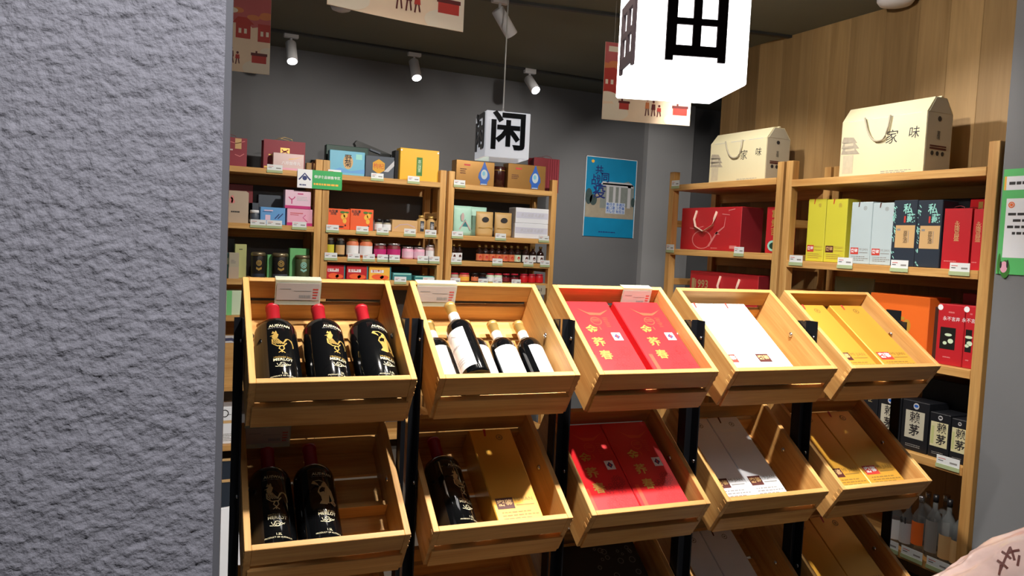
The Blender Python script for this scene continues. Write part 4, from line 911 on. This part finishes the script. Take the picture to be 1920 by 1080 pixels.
# fifth shelf: clear liquor bottles
Z5 = .251
def clear_bottle(label, x, yt, r, labm, dx, labz=(.1, .55), capm=SILVERLID, glass=CLEARG):
    M, w, h = RT(x-10, x+10, yt, Z5, dx); 
    o = lathe('liquor_bottle', [(r*.92, 0), (r, .006), (r, h*.6), (r*.8, h*.68), (r*.32, h*.78), (r*.3, h*.92)], glass, None, 20, c=(0, r)); o.matrix_world = M; tag(o, label, 'bottle', 'clear liquor bottles on the bottom shelf')
    lathe('cap', [(r*.36, h*.89), (r*.36, h)], capm, o, 14, c=(0, r)); sector('paper_label', r+.0008, h*labz[0], h*labz[1], -1.1, 1.1, labm, o, c=(0, r))
    return o
clear_bottle('squat clear bottle with a white label, farthest visible on the bottom shelf', 1672, 935, .031, WHITE, .03)
o = clear_bottle('clear bottle with a blue band numbered label', 1693, 940, .031, LGREYINK, .03); put(o, Shp().text('61', 0, .12, .04, .02), DARKINK, name='lettering', curve=(.0322, .031))
clear_bottle('clear bottle with an orange label', 1716, 930, .031, ORANGE, .03, (.14, .55))
clear_bottle('clear bottle with a grey label, centre of the bottom shelf', 1742, 928, .031, GREYINK, .03, (.1, .6), BLACKLID)
clear_bottle('dark clear bottle with a kraft label, beside the near post', 1768, 937, .031, KRAFT, .03, (.08, .45), BLACKLID)
clear_bottle('dark clear bottle at the very end of the bottom shelf', 1793, 950, .031, KRAFT, .03, (.08, .45), BLACKLID)
clear_bottle('clear bottle in the second row of the bottom shelf, left', 1728, 922, .033, GREYINK, .14); clear_bottle('clear bottle in the second row of the bottom shelf, right', 1760, 928, .04, GREYINK, .14)
for x, t in ((1667, 'squat clear bottle'), (1711, 'orange-labelled bottle'), (1760, 'kraft-labelled bottles')): rprice(x, Z5, 'price tag in front of the '+t, .10)

# ---------------- notice on the near wall
a = PX(1877, 318, XS); b = PX(1858, 513, XS)
nh = a.z-b.z
o = box('wall_notice', 0, .30, -.004, 0, 0, nh, NOTICEG, None, .001); o.matrix_world = MT(XS+.004, a.y-.012, b.z, R90); tag(o, 'green bordered notice pinned on the grey wall at the right edge', 'notice')
put(o, Shp().rect(.02, nh*.16, .28, nh*.72).rect(.012, nh*.80, .28, nh*.93), WHITE2, -.0046, 'white_panel'); put(o, Shp().rect(.006, nh*.8, .014, nh*.93), PEAR, -.0048, 'yellow_edge'); put(o, Shp().ring(.04, nh*.66, .01, .004).ell(.04, nh*.66, .006, .006), ORANGE, -.0052, 'orange_mark')
put(o, Shp().bars(.03, nh*.56, .25, nh*.60, 1, .6, 1).bars(.05, nh*.50, .25, nh*.54, 1, .6, 2).bars(.03, nh*.44, .25, nh*.48, 1, .6, 3).bars(.05, nh*.38, .25, nh*.42, 1, .6, 4).bars(.025, nh*.85, .2, nh*.89, 1, .7, 6), DARKINK, -.0052, 'lettering')
put(o, Shp().ell(.035, nh*.05, .018, .035).ell(.01, nh*.1, .006, .04), LEAFG, -.0050, 'leaf_print'); put(o, Shp().ell(.03, nh*.07, .014, .022), PINK, -.0054, 'pink_bird_print'); put(o, Shp().ell(.018, nh*.09, .004, .014).ell(.043, nh*.1, .004, .016), DARKINK, -.0056, 'dark_wing_print')

# ------------------------------------------------------------------ crate rack
def rackM(pos): return frame(pos, EX, EYV, EZ)
def CM(i, r): return frame(CA+EX*(i*PIT)-EZ*(r*DZ), EX, FR*-1, NN)
colname = ['first', 'second', 'third', 'fourth', 'fifth']
def make_crate(M):
    root = empty('display_crate', M); t = .016
    for k, x in enumerate((0, CW-t)): box('side_board', x, x+t, -CD, 0, -CH, 0, PINE[1], root, bev=.0012)
    box('rear_board', t, CW-t, -t, 0, -.060, 0, PINE[0], root, bev=.0012)
    box('rear_board', t, CW-t, -t, 0, -CH, -.080, PINE[0], root, bev=.0012)
    box('front_board', t, CW-t, -CD, -CD+t, -.064, 0, PINE[0], root, bev=.0012)
    box('front_board', t-.006, CW-t+.006, -CD-.006, -CD+t-.002, -CH, -.078, PINE[0], root, bev=.0012)
    n = 4; L = CD-2*t; sw = (L-.014*(n-1))/n
    for k in range(n):
        y1 = -t-k*(sw+.014); box('floor_slat', t, CW-t, y1-sw, y1, -CH, -CH+.011, PINE[0], root, bev=.001)
    # dovetailed corners
    for x in (0, CW):
        for k in range(3):
            s_ = -.0012 if x == 0 else 0
            box('joint', x+s_, x+s_+.0012, -CD, -CD+t, -.010-.02*k-.010, -.010-.02*k, PINE[0], root)
    for x, s_ in ((t, 1), (CW-t, -1)):
        b = lathe('bolt', [(.0085, 0), (.0085, .003), (.006, .006), (.002, .007)], CHROME, root, 12)
        b.matrix_local = Matrix.Translation((x, -CD*.47, -.045)) @ Matrix.Rotation(s_*math.pi/2, 4, 'Y')
    return root
CLABEL = {
 (0,0): 'pine crate with three red-capped bottles, top row', (1,0): 'pine crate with five gold-capped bottles, top row', (2,0): 'pine crate with two bright red boxes, top row', (3,0): 'pine crate with two white boxes and empty space, top row', (4,0): 'pine crate with two golden boxes set apart, top row',
 (0,1): 'shaded pine crate with two red-capped bottles, second row', (1,1): 'shaded pine crate with one bottle and one golden box, second row', (2,1): 'pine crate with two half-shaded red boxes, second row', (3,1): 'pine crate with two half-shaded white boxes, second row', (4,1): 'pine crate with two golden boxes touching, second row',
 (0,2): 'dark pine crate in the bottom row under the two bottles', (1,2): 'dark pine crate in the bottom row under the single golden box', (2,2): 'pine crate with a black box at the bottom edge', (3,2): 'pine crate with bluish white boxes at the bottom edge', (4,2): 'pine crate with dim golden boxes at the bottom edge'}
c0 = make_crate(CM(0, 0))
for r in range(3):
    for i in range(5):
        c = c0 if (i, r) == (0, 0) else copy_tree(c0, CM(i, r))
        tag(c, CLABEL[(i, r)], 'crate', 'tilted pine display crates')
def make_rack(i, M):
    root = empty('crate_rack', M)
    yc = -CD*.47*math.cos(TH); top = CA.z-CD*.47*math.sin(TH)+.012
    for s_, x in ((-1, -.0035), (1, CW+.0035)):
        # L-section upright: one leg along the crate, one turned outwards
        b = bmesh.new(); abox(b, min(x, x+s_*.004), max(x, x+s_*.004), yc-.02, yc+.02, 0, top); abox(b, min(x, x+s_*.022), max(x, x+s_*.022), yc+.016, yc+.02, 0, top)
        finish('upright', b, STEEL, root)
        b = bmesh.new(); abox(b, min(x, x+s_*.02), max(x, x+s_*.02), yc-.22, yc+.22, 0, .03); finish('foot_bar', b, STEEL, root)
        for r in range(3):
            q = lathe('rivet', [(.006, 0), (.006, .002), (.003, .004)], CHROME, root, 10); q.matrix_local = Matrix.Translation((x+s_*.0045, yc-.008, top-.055-r*DZ)) @ Matrix.Rotation(s_*math.pi/2, 4, 'Y')
    b = bmesh.new(); abox(b, 0, CW, yc+.05, yc+.07, .06, .10); finish('cross_bar', b, STEEL, root)
    return root
rk = None
for i in range(5):
    M = rackM(Vector((CA.x, CA.y, 0))+EX*(i*PIT))
    rk = make_rack(i, M) if rk is None else copy_tree(rk, M)
    tag(rk, 'black steel rack frame carrying the %s column of crates from the left' % colname[i], 'rack', 'black steel crate racks')

def LM(i, r, xc, yend, up):
    # lying in a crate: local x across, local z towards the back, front face (-y) looking up
    return frame(CA+EX*(i*PIT+xc)-EZ*(r*DZ)+FR*yend-NN*(CH-.0115-up), EX, NN*-1, FR*-1)
T_ = .016; IN = CW-2*T_
def lying(name, label, i, r, u0, u1, d, L, m, yend=CD-.018, group=None, cat='box'):
    w = (u1-u0)*IN; M = LM(i, r, T_+IN*(u0+u1)/2, yend, d)
    return carton(name, label, cat, (M, w, L), d, m, group=group)
def red_box(o, w, h, front=True):
    for k, t in enumerate('金荞春'): put(o, Shp().text(t, -w*.13+.0*k, h*(.60-.165*k), h*.118, .02), GOLDINK, name='gold_character')
    put(o, Shp().rect(w*.20, h*.46, w*.38, h*.56), WHITE, name='white_seal'); put(o, Shp().poly([(w*.29, h*.475), (w*.35, h*.51), (w*.29, h*.545), (w*.23, h*.51)]), NAVYINK, -.001, name='seal_mark'); put(o, Shp().rect(w*.27, h*.495, w*.31, h*.525), REDINK, -.0012, name='seal_centre')
    put(o, Shp().ring(w*.04, h*.72, w*.10, .003, 18).stroke([(w*.04, h*.64), (w*.05, h*.60)], .004).rect(-w*.03, h*.715, w*.11, h*.725).rect(-w*.03, h*.735, w*.11, h*.745).bars(w*.2, h*.64, w*.3, h*.78, 6, .4, 9), ORAPR, name='lantern_print')
    put(o, Shp().poly([(-w*.22, h*.9), (-w*.05, h*.84), (w*.2, h*.83), (w*.42, h*.88), (w*.2, h*.80), (-w*.02, h*.80)]), ORAPR, name='eave_print')
    s = Shp()
    for cx, cy, R_ in ((.16, .22, .2), (.34, .10, .16), (.02, .10, .15), (.30, .33, .13)):
        for ring, nn in ((.45, 6), (.8, 10)):
            for k in range(nn):
                a = 2*math.pi*k/nn; x_, y_ = cx*w+R_*w*ring*math.cos(a), cy*h+R_*w*ring*math.sin(a)
                if abs(x_) < w*.46 and y_ > h*.02: s.ring(x_, y_, R_*w*.19, .0022, 8)
    put(o, s, REDPAT, -.0004, name='peony_print'); put(o, Shp().rect(-w*.42, h*.02, -w*.34, h*.28), ORAPR, -.0004, name='stripe_print')
LB = .345
for r in (0, 1):
    us = ((.005, .47), (.53, .985)) if r == 0 else ((.01, .465), (.47, .925))
    for k, (a, b) in enumerate(us):
        o, w, h = lying('red_liquor_box', ('left', 'right')[k]+(' bright red liquor box lying in the top third crate' if r == 0 else ' half-shaded red liquor box lying in the second-row crate'), 2, r, a, b, .10, LB, RED, group='red liquor boxes in crates'); red_box(o, w, h)
for r in (0, 1, 2):
    for k in range(2):
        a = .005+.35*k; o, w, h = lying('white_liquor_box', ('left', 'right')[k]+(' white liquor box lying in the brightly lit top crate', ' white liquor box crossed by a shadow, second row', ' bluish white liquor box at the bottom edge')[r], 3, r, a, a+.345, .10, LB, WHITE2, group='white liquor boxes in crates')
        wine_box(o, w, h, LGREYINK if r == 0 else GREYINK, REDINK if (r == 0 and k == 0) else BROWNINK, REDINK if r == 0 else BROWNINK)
        if r == 1 and k == 1: put(o, Shp().rect(-w*.32, h*.80, w*.30, h*.84), WHITE, name='white_sticker')
for r in (0, 1, 2):
    us = ((.0, .42), (.50, .92)) if r == 0 else ((.0, .42), (.425, .85))
    for k, (a, b) in enumerate(us):
        o, w, h = lying('golden_liquor_box', ('left', 'right')[k]+(' golden liquor box lying in the top right crate', ' golden liquor box, half shaded, in the second-row right crate', ' dim golden liquor box at the bottom edge')[r], 4, r, a, b, .10, LB, GOLD, group='golden liquor boxes in crates'); wine_box(o, w, h, mat('tan_ink', rgb(150, 116, 50), .5), (BROWNINK, REDINK)[k])
o, w, h = lying('golden_liquor_box', 'single golden liquor box lying next to a bottle in shade', 1, 1, .49, .86, .10, LB, GOLD, group='golden liquor boxes in crates'); wine_box(o, w, h, mat('tan_ink', rgb(150, 116, 50), .5), BROWNINK)
o, w, h = lying('black_liquor_box', 'black box with a pale blossom print in the bottom third crate', 2, 2, .0, .86, .10, LB, BLACKBD)
s = Shp(); rnn = random.Random(5)
for k in range(26): s.ring(rnn.uniform(.0, .42)*w, rnn.uniform(.3, .95)*h, rnn.uniform(.004, .011), .0016, 8)
put(o, s, GREYINK, name='blossom_print')

# ---- bottles
def wine(label, M, R_, Hh, cap, group, lab=None, magnum=False):
    b, n = (Hh*(.645 if magnum else .60), 0); q_ = .78 if magnum else 1.0
    o = lathe('wine_bottle', [(R_*.55, .004), (R_*.9, 0), (R_, .006), (R_, b), (R_*.97, b+R_*.25*q_), (R_*.86, b+R_*.58*q_), (R_*.62, b+R_*.86*q_), (R_*.42, b+R_*1.02*q_), (.0165 if magnum else .0150, b+R_*1.22*q_), (.0150 if magnum else .0140, Hh-.03), (.0150 if magnum else .0140, Hh-.004)], GLASSBLK, None, 28, c=(0, 0))
    o.matrix_world = M; tag(o, label, 'bottle', group); cr = .0180 if magnum else .0152
    if magnum: lathe('capsule', [(cr, Hh-.086), (cr, Hh-.012), (cr*1.06, Hh-.012), (cr*1.06, Hh-.002), (cr*.8, Hh)], cap, o, 18)
    else:
        lathe('capsule', [(cr, Hh-.048), (cr, Hh-.016), (cr*1.08, Hh-.016), (cr*1.08, Hh-.002), (cr*.8, Hh)], cap, o, 18); lathe('neck_band', [(cr*1.02, Hh-.078), (cr*1.02, Hh-.048)], CAPWHITE, o, 18, caps=False)
    if lab is not None:
        a0, a1 = lab; sector('paper_label', R_+.0008, Hh*.06, Hh*.55, a0, a1, WHITE, o, 18); am = (a0+a1)/2
        s = Shp().bars(am*R_-.03, Hh*.33, am*R_+.03, Hh*.37, 1, .5, 3).bars(am*R_-.022, Hh*.12, am*R_+.022, Hh*.2, 3, .4, 4)
        s.stroke([(am*R_-.02, Hh*.44), (am*R_-.008, Hh*.49), (am*R_+.004, Hh*.45), (am*R_+.018, Hh*.48)], .002); put(o, s, LGREYINK, name='label_print', curve=(R_+.001, 0))
    return o
def roll(M, a): return M @ Matrix.Rotation(a, 4, 'Z')
def rooster(z, k=1.0):
    s = Shp(); P = lambda pts: [(x*k, z+y*k) for x, y in pts]
    s.poly(P([(-.022, .030), (-.012, .040), (-.006, .030), (-.010, .016), (-.018, .012), (-.024, .018)]))               # head and neck
    s.poly(P([(-.024, .036), (-.020, .046), (-.016, .040), (-.012, .047), (-.009, .038), (-.014, .034)])).poly(P([(-.022, .030), (-.030, .027), (-.023, .025)]))
    for j in range(5): s.stroke(P([(-.022+.003*j, .014), (-.022+.005*j, .002), (-.014+.006*j, -.008)]), .0022)
    s.stroke(P([(-.024, .014), (-.024, -.004), (-.012, -.016), (.006, -.014), (.014, -.002)]), .003)
    for j in range(6):
        t = j/5; s.stroke(P([(.004, -.006), (.012+.006*t, .012+.004*t), (.022+.008*t, .016-.004*t), (.032+.002*t, .004-.016*t), (.034-.002*t, -.010-.006*t)]), .0024)
    s.stroke(P([(-.004, -.016), (-.008, -.026), (.0, -.034)]), .003).stroke(P([(.004, -.015), (.006, -.026), (-.002, -.036)]), .003)
    for j in (-1, 0, 1): s.stroke(P([(-.001, -.035), (-.001+.009*j, -.042)]), .0022)
    return s
def hound(z, k=1.0):
    s = Shp(); P = lambda pts: [(x*k, z+y*k) for x, y in pts]
    s.poly(P([(-.034, .036), (-.030, .044), (-.012, .046), (.004, .040), (.010, .030), (.002, .020), (-.010, .022), (-.022, .030)]))
    s.poly(P([(-.014, .022), (.010, .028), (.022, .012), (.030, -.016), (.026, -.030), (.004, -.034), (-.010, -.030), (-.012, -.012), (-.020, .004)]))
    s.poly(P([(-.012, -.026), (-.018, -.036), (.004, -.038), (.006, -.030)])).poly(P([(.012, -.030), (.030, -.040), (.036, -.030), (.026, -.020)]))
    return s
def signature(z): return Shp().stroke([(-.016, z+.006), (-.012, z-.004), (-.006, z+.008), (-.004, z-.003), (.0, z+.002), (.004, z-.002), (.008, z+.003), (.016, z)], .0016).stroke([(-.02, z-.004), (0, z-.007), (.018, z+.004)], .0013).ring(-.002, z+.001, .007, .0012, 12)
def merlot(o, R_, Hh, beast, m1=GOLDINK, m2=CREAM):
    put(o, beast(Hh*.42, .92), m1, name='gold_beast_print', curve=(R_+.0002, 0)) if beast else None
    put(o, Shp().text('VINTAGE 2021', 0, Hh*.262, .0072, .0), m1, name='lettering', curve=(R_+.0002, 0)); put(o, Shp().text('MERLOT', 0, Hh*.238, .0128, .015), m2, name='lettering', curve=(R_+.0002, 0))
    put(o, signature(Hh*.185), m2, name='signature', curve=(R_+.0002, 0)); put(o, Shp().text('AUSWAN', 0, Hh*.60, .0125, .02), m2, name='lettering', curve=(R_+.0002, 0)); put(o, Shp().bars(-.03, Hh*.575, .03, Hh*.582, 1, .6, 2), GREYINK, name='small_print', curve=(R_+.0002, 0))
    put(o, Shp().text('1.5L', 0, Hh*.10, .009).text('PRODUCT OF AUSTRALIA', 0, Hh*.075, .006), m2, name='lettering', curve=(R_+.0002, 0))
RM, HM = .055, .350
for k, (u, ro, beast, t) in enumerate(((.175, .10, rooster, 'red-capped wine bottle with a gold rooster facing up, left in the top crate'), (.505, .38, rooster, 'red-capped wine bottle with a gold rooster turned right, middle of the top crate'), (.838, .48, hound, 'red-capped wine bottle with a solid gold animal, right in the top crate'))):
    M = roll(LM(0, 0, T_+IN*u, CD-.020, RM), ro); o = wine(t, M, RM, HM, CAPRED, 'large red-capped wine bottles', magnum=True); merlot(o, RM, HM, beast)
for i, u, ro, t in ((0, .165, .12, 'red-capped wine bottle in deep shade, left in the second row'), (0, .475, .28, 'red-capped wine bottle in deep shade, right in the second row'), (1, .22, .5, 'red-capped wine bottle beside the single golden box')):
    M = roll(LM(i, 1, T_+IN*u, CD-.020, RM), ro); o = wine(t, M, RM, HM, CAPRED, 'large red-capped wine bottles', magnum=True); merlot(o, RM, HM, hound if u > .3 else rooster, DGOLDINK)
RW, HW = .0385, .305
for k, (u, lab, t) in enumerate(((.115, (-.9, 1.6), 'gold-capped white-label bottle against the left side of its crate'), (.425, (-1.2, 1.3), 'gold-capped bottle half hidden under the raised bottle'), (.655, (-1.1, 1.2), 'gold-capped bottle with a fully visible white label, second from right'), (.885, (-.5, 1.7), 'gold-capped bottle with its label turned right, at the right side'))):
    M = LM(1, 0, T_+IN*u, CD-.020, RW); wine(t, M, RW, HW, CAPGOLD, 'gold-capped wine bottles', lab)
M = LM(1, 0, T_+IN*.27, CD-.02-.004, RW*2.70) @ Matrix.Rotation(math.radians(-1), 4, 'Y'); wine('gold-capped bottle lying on top of the others, label turned left', M, RW, HW, CAPGOLD, 'gold-capped wine bottles', (-1.9, -.15))
# bottle cradles in the bottle crates
def cradle(i, r, us, R_, label):
    M = frame(CA+EX*(i*PIT+T_)-EZ*(r*DZ)+FR*(CD*.60)-NN*(CH-.0115), EX, FR*-1, NN)
    pts = [(.002, 0), (IN-.002, 0), (IN-.002, .045)]
    q_ = R_+.002; xm = math.sqrt(q_*q_-(R_-.045)**2)
    for u in us[::-1]:
        for k in range(11):
            x = xm*(1-2*k/10); z = max(.0012, R_-math.sqrt(max(0, q_*q_-x*x))); pts.append((min(max(IN*u+x, .0025), IN-.0025), z))
    pts.append((.002, .045)); o = prism('bottle_cradle', pts, 1, 0, .014, PINE[0]); o.matrix_world = M; tag(o, label, 'bottle cradle')
cradle(0, 0, (.175, .505, .838), RM, 'scalloped pine cradle under the three red-capped bottles')
cradle(0, 1, (.165, .475), RM, 'scalloped pine cradle under the two shaded bottles')
# clear price sleeves over the rear boards
def sleeve(i, r, x, w, label, h=.066, shade=False):
    M = frame(CA+EX*(i*PIT+x)-EZ*(r*DZ)+FR*.021+NN*.001, EX, FR*-1, NN) @ Matrix.Rotation(-.28, 4, 'X')
    o = box('price_sleeve', -w/2, w/2, -.0008, .0008, -h, .006, ACRYL, None); o.matrix_world = M; tag(o, label, 'price tag', 'clear price sleeves on the crates')
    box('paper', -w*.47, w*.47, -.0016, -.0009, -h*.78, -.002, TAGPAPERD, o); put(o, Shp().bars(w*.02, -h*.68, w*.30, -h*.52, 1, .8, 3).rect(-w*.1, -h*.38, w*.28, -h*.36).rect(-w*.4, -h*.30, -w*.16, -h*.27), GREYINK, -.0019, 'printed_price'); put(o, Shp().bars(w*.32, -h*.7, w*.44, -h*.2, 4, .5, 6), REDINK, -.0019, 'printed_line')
    box('hook', -w/2, w/2, -.0008, .026, .0062, .0072, ACRYL, o)
sleeve(0, 0, .145, .122, 'clear price sleeve hanging over the top left crate with red-capped bottles')
sleeve(1, 0, .080, .122, 'clear price sleeve in the crate of gold-capped bottles')
sleeve(2, 0, .300, .108, 'clear price sleeve in the top crate of red boxes')
sleeve(0, 1, .075, .122, 'dim price sleeve in the second-row crate of two bottles')

# ---------------- pink wrapped goods in the near right corner
def wrap_bag():
    c = PF(1985, 1120, 1.25); bm = bmesh.new(); bmesh.ops.create_icosphere(bm, subdivisions=5, radius=1)
    for v in bm.verts:
        p = v.co.copy(); n = noise.fractal(p*2.2+Vector((3, 1, 5)), .8, 2, 4)
        q = Vector((math.copysign(abs(p.x)**.75, p.x)*.19, math.copysign(abs(p.y)**.75, p.y)*.12, math.copysign(abs(p.z)**.7, p.z)*.09))
        v.co = q*(1+.09*n)
    o = finish('wrapped_pack', bm, PLBAG, None, True); o.matrix_world = Matrix.Translation(c) @ Matrix.Rotation(math.radians(-26), 4, 'Z') @ Matrix.Rotation(math.radians(-24), 4, 'Y') ; tag(o, 'pink plastic wrapped pack with dark print in the lower right corner', 'pack')
    return o
wp = wrap_bag()
from mathutils.bvhtree import BVHTree
def print_on(o, sh, m, name, origin, right, up, view):
    # drop flat lettering onto a lumpy surface, in the object's own space
    me = o.data; tree = BVHTree.FromPolygons([v.co.copy() for v in me.vertices], [tuple(p.vertices) for p in me.polygons])
    bm = bmesh.new(); V = [bm.verts.new((a, b, 0)) for a, b in sh.v]
    for f in sh.f: bm.faces.new([V[i] for i in f])
    bmesh.ops.subdivide_edges(bm, edges=bm.edges[:], cuts=2, use_grid_fill=True); bmesh.ops.triangulate(bm, faces=bm.faces[:])
    for v in bm.verts:
        p = origin+right*v.co.x+up*v.co.y; h = tree.ray_cast(p-view*.5, view); v.co = h[0]-view*.0012 if h[0] else p
    return finish(name, bm, m, o)
inv = wp.matrix_world.inverted() if False else (Matrix.Translation(PF(1985, 1120, 1.25)) @ Matrix.Rotation(math.radians(-26), 4, 'Z') @ Matrix.Rotation(math.radians(-24), 4, 'Y')).inverted()
R3 = inv.to_3x3()
vw = (R3 @ (CF*.75-Vector((0, 0, 1))*.65)).normalized(); rt = (R3 @ (CR*.45+CU*.9)).normalized(); upv = vw.cross(rt).normalized()*-1
for (x, y), st in (((1886, 1048), [[(-.02, 0), (.02, .002)], [(-.012, -.008), (-.008, .010)], [(.004, -.006), (.008, .010)]]), ((1898, 1040), [[(-.006, -.006), (.010, .008)], [(.0, .006), (.012, -.006)]]), ((1912, 1052), [[(-.008, 0), (.008, .004)]]), ((1876, 1066), [[(-.01, -.002), (.006, .002)]])):
    sh = Shp()
    for q in st: sh.stroke([q[0], ((q[0][0]+q[1][0])/2+.001, (q[0][1]+q[1][1])/2), q[1]], .0035)
    dv = (R3 @ ray(x, y)).normalized(); print_on(wp, sh, PLINK, 'printed_stroke', inv @ PF(x, y, 1.25), rt, upv, dv)
